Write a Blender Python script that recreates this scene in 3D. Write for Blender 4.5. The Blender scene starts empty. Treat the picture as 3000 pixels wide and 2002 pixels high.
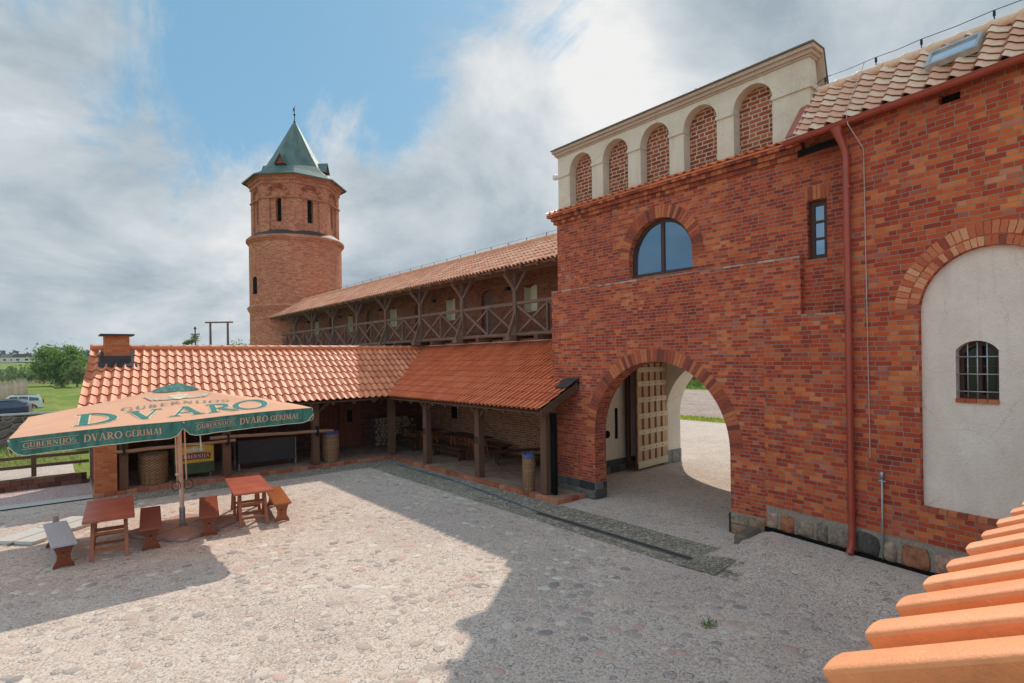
import bpy, bmesh, math, random
from mathutils import Vector, Matrix
from mathutils.geometry import tessellate_polygon
C = bpy.context.scene
COL = bpy.context.collection
PI = math.pi
# ------------------------------------------------------------------ camera
H = 3.6
YAW = math.atan2(1065, 1305); RL = 0.0145
FW = Vector((math.sin(YAW), math.cos(YAW), 0)); RT = Vector((math.cos(YAW), -math.sin(YAW), 0)); UP = Vector((0, 0, 1))
cam = bpy.data.cameras.new("camera"); camo = bpy.data.objects.new("camera", cam); COL.objects.link(camo)
cx_ = RT*math.cos(RL)-UP*math.sin(RL); cy_ = RT*math.sin(RL)+UP*math.cos(RL); cz_ = -FW
camo.matrix_world = Matrix(((cx_.x, cy_.x, cz_.x, 0), (cx_.y, cy_.y, cz_.y, 0), (cx_.z, cy_.z, cz_.z, H), (0, 0, 0, 1)))
cam.lens = 19.99; cam.sensor_width = 36; cam.shift_y = 39/2350; cam.clip_start = .05; cam.clip_end = 3000
C.camera = camo
# ------------------------------------------------------------------ exposure
C.view_settings.view_transform = 'Standard'; C.view_settings.look = 'None'
C.view_settings.exposure = 0.48; C.view_settings.gamma = 1
C.render.engine = 'CYCLES'
SUND = Vector((.85, .66, 1.0)).normalized()
EL = math.asin(SUND.z); AZ = math.atan2(SUND.x, SUND.y)


class S:
    """tiny shader-math wrapper"""
    def __init__(s, nt, k): s.nt = nt; s.k = k
    def m(s, op, b=None, c=None):
        n = s.nt.nodes.new('ShaderNodeMath'); n.operation = op
        for i, v in enumerate((s, b, c)):
            if v is None: continue
            if isinstance(v, S): s.nt.links.new(v.k, n.inputs[i])
            else: n.inputs[i].default_value = v
        return S(s.nt, n.outputs[0])
    def __add__(s, b): return s.m('ADD', b)
    def __sub__(s, b): return s.m('SUBTRACT', b)
    def __mul__(s, b): return s.m('MULTIPLY', b)
    def __truediv__(s, b): return s.m('DIVIDE', b)
    def floor(s): return s.m('FLOOR')
    def fract(s): return s.m('FRACT')
    def gt(s, b): return s.m('GREATER_THAN', b)
    def lt(s, b): return s.m('LESS_THAN', b)
    def mn(s, b): return s.m('MINIMUM', b)
    def mx(s, b): return s.m('MAXIMUM', b)


def rng(nt, v, a, b, c=0., d=1., sm=True):
    n = nt.nodes.new('ShaderNodeMapRange'); n.interpolation_type = 'SMOOTHSTEP' if sm else 'LINEAR'
    nt.links.new(v.k, n.inputs[0])
    for i, x in enumerate((a, b, c, d)): n.inputs[i+1].default_value = x
    return S(nt, n.outputs[0])


def xyz(nt, v):
    n = nt.nodes.new('ShaderNodeSeparateXYZ'); nt.links.new(v.k, n.inputs[0]); return [S(nt, n.outputs[i]) for i in range(3)]


def comb(nt, x, y, z=0.):
    n = nt.nodes.new('ShaderNodeCombineXYZ')
    for i, v in enumerate((x, y, z)):
        if isinstance(v, S): nt.links.new(v.k, n.inputs[i])
        else: n.inputs[i].default_value = v
    return S(nt, n.outputs[0])


def noise(nt, v, sc, det=4, rough=.55, dist=0., color=False):
    n = nt.nodes.new('ShaderNodeTexNoise'); nt.links.new(v.k, n.inputs['Vector'])
    n.inputs['Scale'].default_value = sc; n.inputs['Detail'].default_value = det
    n.inputs['Roughness'].default_value = rough; n.inputs['Distortion'].default_value = dist
    return S(nt, n.outputs[1 if color else 0])


def voro(nt, v, sc, feat='F1', rand=1.):
    n = nt.nodes.new('ShaderNodeTexVoronoi'); n.feature = feat; nt.links.new(v.k, n.inputs['Vector'])
    n.inputs['Scale'].default_value = sc; n.inputs['Randomness'].default_value = rand
    return S(nt, n.outputs['Distance']), (S(nt, n.outputs['Color']) if feat != 'DISTANCE_TO_EDGE' else None)


def white(nt, v):
    n = nt.nodes.new('ShaderNodeTexWhiteNoise'); n.noise_dimensions = '3D'; nt.links.new(v.k, n.inputs['Vector'])
    return S(nt, n.outputs['Value'])


def vmul(nt, v, b):
    n = nt.nodes.new('ShaderNodeVectorMath'); n.operation = 'MULTIPLY'; nt.links.new(v.k, n.inputs[0]); n.inputs[1].default_value = b
    return S(nt, n.outputs[0])


def vadd(nt, v, w):
    n = nt.nodes.new('ShaderNodeVectorMath'); n.operation = 'ADD'; nt.links.new(v.k, n.inputs[0]); nt.links.new(w.k, n.inputs[1])
    return S(nt, n.outputs[0])


def ramp(nt, v, cols, interp='LINEAR'):
    n = nt.nodes.new('ShaderNodeValToRGB'); cr = n.color_ramp; cr.interpolation = interp
    nt.links.new(v.k, n.inputs[0])
    while len(cr.elements) < len(cols): cr.elements.new(1.)
    for i, c in enumerate(cols):
        if len(c) == 2: p, c = c
        else: p = i/(max(1, len(cols)-1)) if interp != 'CONSTANT' else i/len(cols)
        cr.elements[i].position = p; cr.elements[i].color = (*c, 1)
    return S(nt, n.outputs[0])


def mix(nt, f, a, b, mode='MIX'):
    n = nt.nodes.new('ShaderNodeMix'); n.data_type = 'RGBA'; n.blend_type = mode
    for i, v in ((0, f), (6, a), (7, b)):
        if isinstance(v, S): nt.links.new(v.k, n.inputs[i])
        elif isinstance(v, tuple): n.inputs[i].default_value = (*v, 1)
        else: n.inputs[i].default_value = v
    return S(nt, n.outputs[2])


def mat0(name, rough=.85, spec=.3, metal=0.):
    m = bpy.data.materials.new(name); m.use_nodes = True; nt = m.node_tree; b = nt.nodes['Principled BSDF']
    b.inputs['Roughness'].default_value = rough; b.inputs['Specular IOR Level'].default_value = spec; b.inputs['Metallic'].default_value = metal
    return m, nt, b


def setc(nt, b, c, name='Base Color'): nt.links.new(c.k, b.inputs[name])


def bump(nt, b, h, strength=.6, dist=.01):
    n = nt.nodes.new('ShaderNodeBump'); n.inputs['Strength'].default_value = strength; n.inputs['Distance'].default_value = dist
    nt.links.new(h.k, n.inputs['Height']); nt.links.new(n.outputs[0], b.inputs['Normal'])


def pos(nt): return S(nt, nt.nodes.new('ShaderNodeNewGeometry').outputs['Position'])
def island(nt): return S(nt, nt.nodes.new('ShaderNodeNewGeometry').outputs['Random Per Island'])
def uvn(nt): return S(nt, nt.nodes.new('ShaderNodeTexCoord').outputs['UV'])
def objc(nt): return S(nt, nt.nodes.new('ShaderNodeTexCoord').outputs['Object'])


# ------------------------------------------------------------------ world
W = bpy.data.worlds.new("World"); C.world = W; W.use_nodes = True
nt = W.node_tree; bg = nt.nodes['Background']
sky = nt.nodes.new('ShaderNodeTexSky'); sky.sky_type = 'NISHITA'; sky.sun_disc = False
sky.sun_elevation = EL; sky.sun_rotation = AZ; sky.air_density = 1.0; sky.dust_density = .6; sky.ozone_density = 1.5
SKYK = 0.12
d = S(nt, nt.nodes.new('ShaderNodeTexCoord').outputs['Generated'])
dx, dy, dz = xyz(nt, d)
zz = dz.mx(0.)+.38
p = comb(nt, dx/zz, dy/zz, 0.)
n1 = noise(nt, p, 1.15, 12, .66, .3)
n2 = noise(nt, vmul(nt, p, (2.2, .9, 1)), 1.9, 12, .70, .6)


def blob(px, py, r, w):
    """bias by sky direction (unit vector), radius in radians"""
    a, b = px-1175, py-823; c_, s_ = math.cos(RL), math.sin(RL)
    v = (FW+RT*((a*c_-b*s_)/1305)-UP*((a*s_+b*c_)/1305)).normalized()
    n = nt.nodes.new('ShaderNodeVectorMath'); n.operation = 'DOT_PRODUCT'; nt.links.new(d.k, n.inputs[0]); n.inputs[1].default_value = v
    nn = nt.nodes.new('ShaderNodeVectorMath')
    return rng(nt, S(nt, n.outputs['Value']), math.cos(r), 1., 0., w)


# where the blue gaps, the bright heads and the grey bellies of that day's clouds stood
cov = n1*.62+n2*.58
for b_ in ((470, 350, .22, -.10), (760, 200, .24, -.10), (960, 300, .15, -.10), (300, 150, .26, -.12), (60, 230, .16, -.09), (700, 60, .3, -.09), (1000, 60, .2, -.10),
           (250, 560, .45, .2), (1150, 330, .2, .07), (1000, 500, .34, .20), (1500, 150, .5, .09), (1950, 120, .5, .15), (1330, 60, .10, -.10), (1120, 130, .12, -.06), (100, 300, .2, .07)):
    cov = cov+blob(*b_)
cov = rng(nt, cov, .49, .66)
lit = (noise(nt, vadd(nt, p, comb(nt, .35, .25, 0.)), 1.7, 10, .62, .3)-.5)*1.5+.5
for b_ in ((1230, 100, .16, .12), (1500, 110, .18, .14), (1230, 330, .22, .12), (1440, 250, .15, .08), (350, 480, .3, .07), (2000, 60, .3, .04),
           (1700, 90, .16, -.18), (950, 620, .2, -.06), (1400, 90, .12, .05)):
    lit = lit+blob(*b_)
ccol = ramp(nt, rng(nt, lit, .32, .86, 0., 1., False), [(.235, .285, .33), (.34, .385, .42), (.45, .48, .505), (.60, .60, .595)])
hz = rng(nt, dz, 0., .16, .55, 0.)
skyc = S(nt, sky.outputs[0])
n = nt.nodes.new('ShaderNodeVectorMath'); n.operation = 'SCALE'; nt.links.new(skyc.k, n.inputs[0]); n.inputs[3].default_value = SKYK
skyc = mix(nt, hz, mix(nt, .82, S(nt, n.outputs[0]), (.12, .275, .40)), (.44, .51, .54))
wc = mix(nt, cov, skyc, ccol)
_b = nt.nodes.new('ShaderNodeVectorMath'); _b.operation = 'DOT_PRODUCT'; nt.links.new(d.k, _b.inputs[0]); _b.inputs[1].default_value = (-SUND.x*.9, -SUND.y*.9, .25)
_k = rng(nt, S(nt, _b.outputs['Value']), -.15, .8, 1., 2.0)     # added fill: sky brightened away from the sun, behind the camera, for shaded facades
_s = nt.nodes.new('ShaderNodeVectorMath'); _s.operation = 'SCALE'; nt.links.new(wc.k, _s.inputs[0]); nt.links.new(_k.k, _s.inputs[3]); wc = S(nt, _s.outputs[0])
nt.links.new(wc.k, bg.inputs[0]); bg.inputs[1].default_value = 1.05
# sun
sl = bpy.data.lights.new("sun", 'SUN'); sl.energy = 2.6; sl.angle = math.radians(.6); sl.color = (1, .92, .81)
so = bpy.data.objects.new("sun", sl); COL.objects.link(so); so.rotation_euler = (-SUND).to_track_quat('-Z', 'Y').to_euler(); so.location = (20, 20, 40)

# ------------------------------------------------------------------ object helpers
ORG = {}


def tag(o, label=None, cat=None, group=None, kind=None):
    if label: o['label'] = label
    if cat: o['category'] = cat
    if group: o['group'] = group
    if kind: o['kind'] = kind
    return o


def thing(name, label, cat, loc=(0, 0, 0), group=None):
    o = bpy.data.objects.new(name, None); COL.objects.link(o); o.location = loc; o.empty_display_size = .3
    ORG[o.name] = Vector(loc); return tag(o, label, cat, group)


class MB:
    def __init__(s): s.v = []; s.f = []; s.uv = []; s.sm = []
    def face(s, pts, uv=None, sm=False):
        i = len(s.v); s.v += [Vector(p) for p in pts]; s.f.append(tuple(range(i, i+len(pts)))); s.uv.append(uv); s.sm.append(sm)
    def faces(s, verts, fs, uvs=None, sm=False):
        i = len(s.v); s.v += [Vector(p) for p in verts]
        for k, f in enumerate(fs):
            s.f.append(tuple(i+j for j in f)); s.uv.append(uvs[k] if uvs else None); s.sm.append(sm)
    def box(s, c, d, rz=0., tilt=None):
        x, y, z = [q/2 for q in d]
        vs = [Vector((a*x, b*y, e*z)) for a in (-1, 1) for b in (-1, 1) for e in (-1, 1)]
        R = Matrix.Rotation(rz, 3, 'Z')
        if tilt is not None: R = tilt
        vs = [R @ v+Vector(c) for v in vs]
        s.faces(vs, [(0, 1, 3, 2), (4, 6, 7, 5), (0, 4, 5, 1), (2, 3, 7, 6), (0, 2, 6, 4), (1, 5, 7, 3)])
    def bb(s, x0, x1, y0, y1, z0, z1): s.box(((x0+x1)/2, (y0+y1)/2, (z0+z1)/2), (abs(x1-x0), abs(y1-y0), abs(z1-z0)))
    def beam(s, a, b, w, h, up=(0, 0, 1)):
        a = Vector(a); b = Vector(b); t = (b-a); L = t.length; t.normalize(); u = Vector(up)
        sd = t.cross(u)
        if sd.length < 1e-4: sd = t.cross(Vector((0, 1, 0)))
        sd.normalize(); u = sd.cross(t)
        o = random.random()*7
        ring = [sd*w/2+u*h/2, -sd*w/2+u*h/2, -sd*w/2-u*h/2, sd*w/2-u*h/2]
        vs = [a+r for r in ring]+[b+r for r in ring]
        fs = []; uv = []; acc = 0
        for i in range(4):
            j = (i+1) % 4; q = w if i % 2 == 0 else h
            fs.append((i, j, 4+j, 4+i)); uv.append([(o, acc), (o, acc+q), (o+L, acc+q), (o+L, acc)]); acc += q
        fs += [(3, 2, 1, 0), (4, 5, 6, 7)]; uv += [[(o, 0), (o, w), (o+.01, w), (o+.01, 0)]]*2
        s.faces(vs, fs, uv)
    def tube(s, path, r, n=10, cap=True, sm=True):
        path = [Vector(p) for p in path]; rs = r if isinstance(r, (list, tuple)) else [r]*len(path)
        vs = []; prev = None; acc = 0; us = []
        for i, p in enumerate(path):
            t = (path[min(i+1, len(path)-1)]-path[max(i-1, 0)]).normalized()
            ref = prev if prev is not None else (Vector((0, 0, 1)) if abs(t.z) < .9 else Vector((1, 0, 0)))
            a = (ref-t*ref.dot(t)).normalized(); b = t.cross(a); prev = a
            if i: acc += (p-path[i-1]).length
            us.append(acc)
            vs += [p+(a*math.cos(2*PI*k/n)+b*math.sin(2*PI*k/n))*rs[i] for k in range(n)]
        fs = []; uv = []
        for i in range(len(path)-1):
            for k in range(n):
                k2 = (k+1) % n; c = 2*PI*rs[i]
                fs.append((i*n+k, i*n+k2, (i+1)*n+k2, (i+1)*n+k)); uv.append([(us[i], k/n*c), (us[i], (k+1)/n*c), (us[i+1], (k+1)/n*c), (us[i+1], k/n*c)])
        s.faces(vs, fs, uv, sm)
        if cap:
            s.face([vs[k] for k in reversed(range(n))]); s.face([vs[len(vs)-n+k] for k in range(n)])
    def lathe(s, prof, c, n=24, a0=0, a1=2*PI, sm=True, phase=0.):
        full = abs(a1-a0-2*PI) < 1e-6; m = n if full else n+1; vs = []; c = Vector(c)
        for (r, z) in prof:
            vs += [c+Vector((r*math.cos(phase+a0+(a1-a0)*k/n), r*math.sin(phase+a0+(a1-a0)*k/n), z)) for k in range(m)]
        fs = []; uv = []; acc = 0
        R = max(q[0] for q in prof)
        for i in range(len(prof)-1):
            L = math.hypot(prof[i+1][0]-prof[i][0], prof[i+1][1]-prof[i][1])
            for k in range(n):
                k2 = (k+1) % m; u0 = (a1-a0)*k/n*R; u1 = (a1-a0)*(k+1)/n*R
                fs.append((i*m+k, i*m+k2, (i+1)*m+k2, (i+1)*m+k)); uv.append([(u0, acc), (u1, acc), (u1, acc+L), (u0, acc+L)])
            acc += L
        s.faces(vs, fs, uv, sm)
    def slab(s, loops, o, u, n, th, v=(0, 0, 1)):
        """2-D outline with holes, at o, axes u and v, thickness th along n (front face at o)"""
        o = Vector(o); u = Vector(u).normalized(); n = Vector(n).normalized(); v = Vector(v)
        P = [[Vector((a, b, 0)) for a, b in l] for l in loops]; flat = [q for l in P for q in l]
        tr = tessellate_polygon(P)
        f3 = [o+u*q.x+v*q.y for q in flat]; b3 = [q+n*th for q in f3]
        s.faces(f3, [tuple(t) for t in tr]); s.faces(b3, [tuple(t) for t in tr])
        k = 0
        for l in P:
            m = len(l); acc = 0
            for i in range(m):
                j = (i+1) % m; L = (l[j]-l[i]).length
                vert = abs(l[j].x-l[i].x) < 1e-5
                if vert: uv = [(0, l[i].y), (0, l[j].y), (th, l[j].y), (th, l[i].y)]
                else: uv = [(0, acc), (0, acc+L), (th, acc+L), (th, acc)]
                s.face([f3[k+i], f3[k+j], b3[k+j], b3[k+i]], uv); acc += L
            k += m
    def build(s, name, mat, parent=None, bevel=0., org=None):
        me = bpy.data.meshes.new(name)
        if org is None: org = ORG.get(parent.name, Vector((0, 0, 0))) if parent else Vector((0, 0, 0))
        me.from_pydata([v-org for v in s.v], [], s.f)
        uvl = me.uv_layers.new(name='UV'); data = uvl.data
        for pi, pl in enumerate(me.polygons):
            uv = s.uv[pi]; pl.use_smooth = s.sm[pi]
            if uv is None:
                vv = [s.v[i] for i in s.f[pi]]; nn = pl.normal
                if abs(nn.z) > .75: uv = [(q.x, q.y) for q in vv]
                else:
                    t = Vector((0, 0, 1)).cross(nn).normalized(); uv = [(q.dot(t), q.z) for q in vv]
            for li, q in zip(pl.loop_indices, uv): data[li].uv = q
        if mat: me.materials.append(mat)
        o = bpy.data.objects.new(name, me); COL.objects.link(o); ORG[o.name] = org
        if parent: o.parent = parent
        if bevel:
            b = o.modifiers.new('bevel', 'BEVEL'); b.width = bevel; b.segments = 1; b.limit_method = 'ANGLE'
        if any(s.sm):
            bmx = bmesh.new(); bmx.from_mesh(me); bmesh.ops.remove_doubles(bmx, verts=bmx.verts, dist=1e-5)
            for e in bmx.edges:
                if len(e.link_faces) == 2 and e.calc_face_angle(0) > .7: e.smooth = False
            bmx.to_mesh(me); bmx.free()
        return o


def part(name, mb, mat, parent, label=None, **k):
    o = mb.build(name, mat, parent, **k)
    if label: o['label'] = label
    return o


def single(name, mb, mat, label, cat, loc, group=None, kind=None, **k):
    """a thing that is one mesh; its origin is put at loc"""
    o = mb.build(name, mat, None, org=Vector(loc), **k); o.location = loc
    return tag(o, label, cat, group, kind)


def copy_thing(o, loc=None, rz=None, label=None, parent=None):
    c = o.copy(); COL.objects.link(c)
    if parent: c.parent = parent
    for ch in list(o.children): copy_thing(ch, parent=c)
    if loc is not None: c.location = loc
    if rz is not None: c.rotation_euler = (0, 0, rz)
    if label: c['label'] = label
    return c


def arc(cx, cz, r, a0, a1, n): return [(cx+r*math.cos(a0+(a1-a0)*i/n), cz+r*math.sin(a0+(a1-a0)*i/n)) for i in range(n+1)]
def arch_hole(cx, hw, z0, zs, n=20, rise=None):
    """opening with a round (or segmental) head"""
    if rise is None: return [(cx-hw, z0), (cx+hw, z0)]+arc(cx, zs, hw, 0, PI, n)
    R = (hw*hw+rise*rise)/(2*rise); a = math.asin(hw/R)
    return [(cx-hw, z0), (cx+hw, z0)]+arc(cx, zs+rise-R, R, PI/2-a, PI/2+a, n)


def voussoirs(mb, o, u, n, cx, cz, r0, r1, a0, a1, th, depth, v=(0, 0, 1), gap=.012, proud=.008, rnd=random):
    o = Vector(o); u = Vector(u); n = Vector(n); v = Vector(v); N = max(3, round((a1-a0)*(r0+r1)/2/th)); da = (a1-a0)/N
    for i in range(N):
        g = gap/2; A = a0+i*da; B = A+da; q = proud*(.6+.8*rnd.random())
        pts = [(r0, A+g/r0), (r1+rnd.uniform(-.01, .01), A+g/r1), (r1+rnd.uniform(-.01, .01), B-g/r1), (r0, B-g/r0)]
        f = [o+u*(cx+r*math.cos(t))+v*(cz+r*math.sin(t))-n*q for r, t in pts]; b = [x+n*depth for x in f]
        mb.faces(f+b, [(0, 1, 2, 3), (7, 6, 5, 4), (0, 4, 5, 1), (1, 5, 6, 2), (2, 6, 7, 3), (3, 7, 4, 0)])


# ------------------------------------------------------------------ materials
BR = [(0, (.13, .036, .030)), (.14, (.25, .042, .026)), (.38, (.40, .056, .027)), (.62, (.51, .082, .032)), (.85, (.65, .145, .042)), (1, (.76, .23, .07))]


def brick_mat(name, cols=BR, mortar=(.28, .225, .175), bw=.262, bh=.083, j=.0095, dirt=.22, pale=.15, bshift=0.):
    m, nt, b = mat0(name, .88, .2)
    uv = uvn(nt); u, v, _ = xyz(nt, uv)
    nz = noise(nt, uv, 2.2, 3, .5, 0, True); nx, ny, _ = xyz(nt, nz)
    fz = noise(nt, uv, 28, 2, .5, 0, True); fx, fy, _ = xyz(nt, fz)
    u = u+(nx-.5)*.03+(fx-.5)*.012; v = v+(ny-.5)*.022+(fy-.5)*.008
    vr = v/bh; row = vr.floor(); fv = vr.fract()*bh
    rr = white(nt, comb(nt, row, 3.7, 0.))
    uu = u/(bw*1.5)+row*.5+rr*.22
    cell = uu.floor(); fu = uu.fract()*(bw*1.5)
    hd = fu.gt(bw); fl = fu-hd*bw; ln = hd*(-bw*.5)+bw
    e = fl.mn(ln-fl).mn(fv).mn(fv*(-1)+bh)
    mk = rng(nt, e, j*.35, j*.8)
    r1 = white(nt, comb(nt, cell*2+hd, row, 0.)); r2 = white(nt, comb(nt, cell*2+hd, row, 5.))
    big = noise(nt, uv, .55, 4, .6, .4); med = noise(nt, uv, 3, 4, .6)
    t = r1*.66+(big-.5)*.7+(med-.5)*.3+.20+bshift
    col = ramp(nt, t, cols)
    pl = rng(nt, r2+(big-.5)*.6, .86, 1.05); col = mix(nt, pl*pale*2, col, (.50, .33, .26))
    fine = noise(nt, uv, 90, 3, .7)
    col = mix(nt, rng(nt, fine, .3, .75, 0., .30), col, (.18, .06, .04), 'MULTIPLY')
    eff = rng(nt, noise(nt, vmul(nt, uv, (1, 1.6, 1)), 1.3, 6, .7, .6), .60, .80, 0., dirt)
    col = mix(nt, eff, col, (.46, .38, .32))
    st = noise(nt, vmul(nt, uv, (2.6, .22, 1)), 1.6, 6, .7, .3); col = mix(nt, rng(nt, st, .52, .74, 0., .34), col, (.42, .34, .32), 'MULTIPLY')
    lm = rng(nt, noise(nt, vmul(nt, uv, (1.5, 4, 1)), 1.9, 7, .75, .8), .66, .76, 0., dirt*2.2); col = mix(nt, lm, col, (.62, .52, .46))
    mo = mix(nt, noise(nt, uv, 6, 3), tuple(c*.6 for c in mortar), tuple(min(1, c*1.25) for c in mortar))
    setc(nt, b, mix(nt, mk, mo, col))
    h = mk*(r2*.4+.8)+fine*.25+noise(nt, uv, 22, 3)*.35
    bump(nt, b, h, .75, .009)
    return m


def island_mat(name, cols, rough=.85, nsc=25, namt=.35, bmp=.5, spec=.25, dist=.006, big=0., metal=0.):
    m, nt, b = mat0(name, rough, spec, metal); r = island(nt); P = pos(nt)
    col = ramp(nt, r+((noise(nt, P, 1.2, 3)-.5)*big if big else 0.), cols)
    f = noise(nt, P, nsc, 5, .65)
    col = mix(nt, rng(nt, f, .3, .75, 0., namt), col, (.25, .2, .17), 'MULTIPLY')
    setc(nt, b, col); bump(nt, b, f+noise(nt, P, nsc*4, 3)*.4, bmp, dist); return m


def tile_mat(name, cols, rough=.6, moss=.0, dirty=.3):
    m, nt, b = mat0(name, rough, .35); uv = uvn(nt); u, v, _ = xyz(nt, uv)
    r = white(nt, comb(nt, u.floor(), v.floor(), 1.)); P = pos(nt)
    col = ramp(nt, r*.8+noise(nt, P, .8, 3)*.35-.07, cols)
    f = noise(nt, P, 14, 5, .7)
    col = mix(nt, rng(nt, f, .45, .8, 0., dirty), col, (.30, .13, .08))
    lo = v.fract()
    col = mix(nt, rng(nt, noise(nt, vmul(nt, uv, (3, 1.2, 1)), 1.5, 4)*1., .55, .8, 0., .25), col, (.75, .5, .38))
    if moss: col = mix(nt, rng(nt, noise(nt, P, 2.5, 5, .7), .55, .72, 0., moss), col, (.30, .24, .08))
    sp = noise(nt, P, 120, 3, .8); col = mix(nt, rng(nt, sp, .64, .74, 0., .3), col, (.25, .10, .06)); col = mix(nt, rng(nt, noise(nt, P, 55, 2, .7), .66, .74, 0., .35), col, (.85, .62, .48))
    setc(nt, b, col); bump(nt, b, f+sp*.9, .4, .005); return m


def wood_mat(name, a, c, rough=.7, sc=1., spec=.3, plank=0.):
    m, nt, b = mat0(name, rough, spec); uv = uvn(nt); r = island(nt)
    q = vadd(nt, vmul(nt, uv, (1.4*sc, 22*sc, 1)), comb(nt, r*13, r*7, 0.))
    g = noise(nt, q, 1., 6, .65, .6)
    col = mix(nt, rng(nt, g, .25, .75), a, c)
    col = mix(nt, rng(nt, noise(nt, uv, 2.3*sc, 4), .35, .7, 0., .45), col, tuple(x*.55 for x in a))
    col = mix(nt, (r-.5)*.5+.25, col, tuple(min(1, x*1.25) for x in c))
    if plank:
        u, v, _ = xyz(nt, uv); fv = (u/plank).fract()
        ln = rng(nt, fv.mn(fv*(-1)+1), .012, .03); col = mix(nt, ln, tuple(x*.25 for x in a), col)
        rp = white(nt, comb(nt, (u/plank).floor(), 0., 0.)); col = mix(nt, rp*.35, col, tuple(x*.6 for x in a))
    setc(nt, b, col); bump(nt, b, g, .35, .004); return m


def plain(name, c, rough=.6, metal=0., spec=.4, var=.25, sc=8):
    m, nt, b = mat0(name, rough, spec, metal); P = pos(nt)
    f = noise(nt, P, sc, 5, .65)
    setc(nt, b, mix(nt, rng(nt, f, .3, .7), c, tuple(x*(1-var) for x in c))); bump(nt, b, f, .15, .003); return m


def plaster(name, c, c2, sc=1.2):
    m, nt, b = mat0(name, .93, .12); P = pos(nt)
    f = noise(nt, P, sc, 7, .62, .6); g = noise(nt, P, 30, 4, .7)
    col = mix(nt, rng(nt, f, .3, .7), c, c2); col = mix(nt, rng(nt, noise(nt, vmul(nt, P, (4, 4, .8)), 1.1, 6, .7), .5, .8, 0., .4), col, tuple(x*.7 for x in c2))
    cr, _x = voro(nt, vadd(nt, P, vmul(nt, noise(nt, P, 4, 5, .7, 0, True), (.35, .35, .35))), 1.1, 'DISTANCE_TO_EDGE'); col = mix(nt, rng(nt, cr, .0, .010, .45, 0.)*rng(nt, noise(nt, P, 1.4, 2), .45, .55), col, tuple(x*.45 for x in c))
    sk2 = noise(nt, vmul(nt, P, (7, 7, .5)), 1., 6, .7); col = mix(nt, rng(nt, sk2, .54, .74, 0., .35), col, tuple(x*.68 for x in c))
    hn = noise(nt, vmul(nt, P, (1, 1, 2.2)), 5, 5, .75, 1.2); col = mix(nt, rng(nt, hn, .52, .72, 0., .4), col, tuple(x*.80 for x in c2)); setc(nt, b, mix(nt, rng(nt, g, .5, .75, 0., .3), col, tuple(x*.6 for x in c))); bump(nt, b, f*2+g+hn*.8, .7, .014); return m


M_brick = brick_mat('brick_gate', bw=.225, bh=.071, bshift=.04, mortar=(.34, .275, .22))
M_brickh = brick_mat('brick_house', bw=.245, bh=.079, bshift=.08, mortar=(.31, .27, .21), pale=.15)
M_brickt = brick_mat('brick_tower', cols=[(0, (.34, .09, .05)), (.4, (.54, .155, .08)), (.7, (.64, .215, .105)), (1, (.70, .32, .18))], mortar=(.44, .32, .24), bw=.28, bh=.09, dirt=.5)
M_brickn = brick_mat('brick_infill', cols=[(0, (.13, .04, .03)), (.3, (.27, .06, .035)), (.7, (.40, .10, .05)), (1, (.52, .17, .07))], mortar=(.62, .46, .33), j=.02, bw=.27, bh=.092, dirt=.05, pale=.05)
M_brickg = brick_mat('brick_gallery', cols=[(0, (.15, .05, .03)), (.5, (.30, .09, .05)), (1, (.42, .15, .08))], mortar=(.34, .24, .16), dirt=.15)
M_brickp = brick_mat('brick_pier', cols=[(0, (.42, .10, .04)), (.5, (.58, .16, .055)), (1, (.68, .24, .09))], mortar=(.36, .22, .13), bw=.25, bh=.075, j=.009, dirt=.05, pale=.05)
M_brickd = brick_mat('brick_shed', cols=[(0, (.22, .07, .04)), (.5, (.48, .16, .07)), (1, (.64, .27, .13))], mortar=(.68, .50, .34), j=.014, dirt=.1)
M_vous = island_mat('arch_bricks', [(0, (.17, .06, .05)), (.25, (.34, .08, .045)), (.6, (.48, .12, .06)), (1, (.62, .21, .09))], .88, 35, .4, .7)
M_bricks = brick_mat('brick_sooty', cols=[(0, (.06, .02, .015)), (.5, (.15, .04, .025)), (1, (.26, .08, .04))], mortar=(.14, .10, .07), dirt=.05, pale=0.)  # shed brick darkened, the interior shade is put into its colours
M_vousb = island_mat('niche_arch_bricks', [(0, (.30, .07, .05)), (.2, (.52, .13, .06)), (.6, (.66, .22, .10)), (1, (.74, .36, .20))], .88, 35, .3, .6)
M_mort = plain('mortar', (.34, .28, .22), .95, var=.35, sc=20)
M_tileB = tile_mat('roof_tile_shed', [(0, (.56, .16, .075)), (.5, (.72, .235, .105)), (1, (.82, .33, .16))], .5)
M_tileA = tile_mat('roof_tile_arcade', [(0, (.64, .16, .065)), (.5, (.76, .22, .09)), (1, (.82, .29, .13))], .55, .08, .2)
M_tileG = tile_mat('roof_tile_gallery', [(0, (.58, .20, .10)), (.5, (.76, .34, .19)), (1, (.84, .48, .31))], .6, .3, .45)
M_tileH = tile_mat('roof_tile_house', [(0, (.66, .32, .20)), (.5, (.80, .50, .34)), (1, (.86, .66, .50))], .55, .1, .3)
M_tileN = tile_mat('roof_tile_near', [(0, (.68, .22, .08)), (.5, (.76, .27, .10)), (1, (.82, .33, .14))], .55, .10, .35)
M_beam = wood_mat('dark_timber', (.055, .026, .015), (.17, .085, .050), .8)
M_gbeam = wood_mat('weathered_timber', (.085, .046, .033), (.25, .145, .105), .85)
M_log = wood_mat('debarked_log', (.24, .11, .06), (.42, .22, .13), .75)
M_bench = wood_mat('varnished_bench', (.13, .025, .010), (.30, .075, .025), .30, spec=.5)
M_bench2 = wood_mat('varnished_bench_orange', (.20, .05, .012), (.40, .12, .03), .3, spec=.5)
M_table = wood_mat('varnished_table', (.36, .075, .040), (.58, .17, .09), .35, spec=.5, plank=.145)
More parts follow.
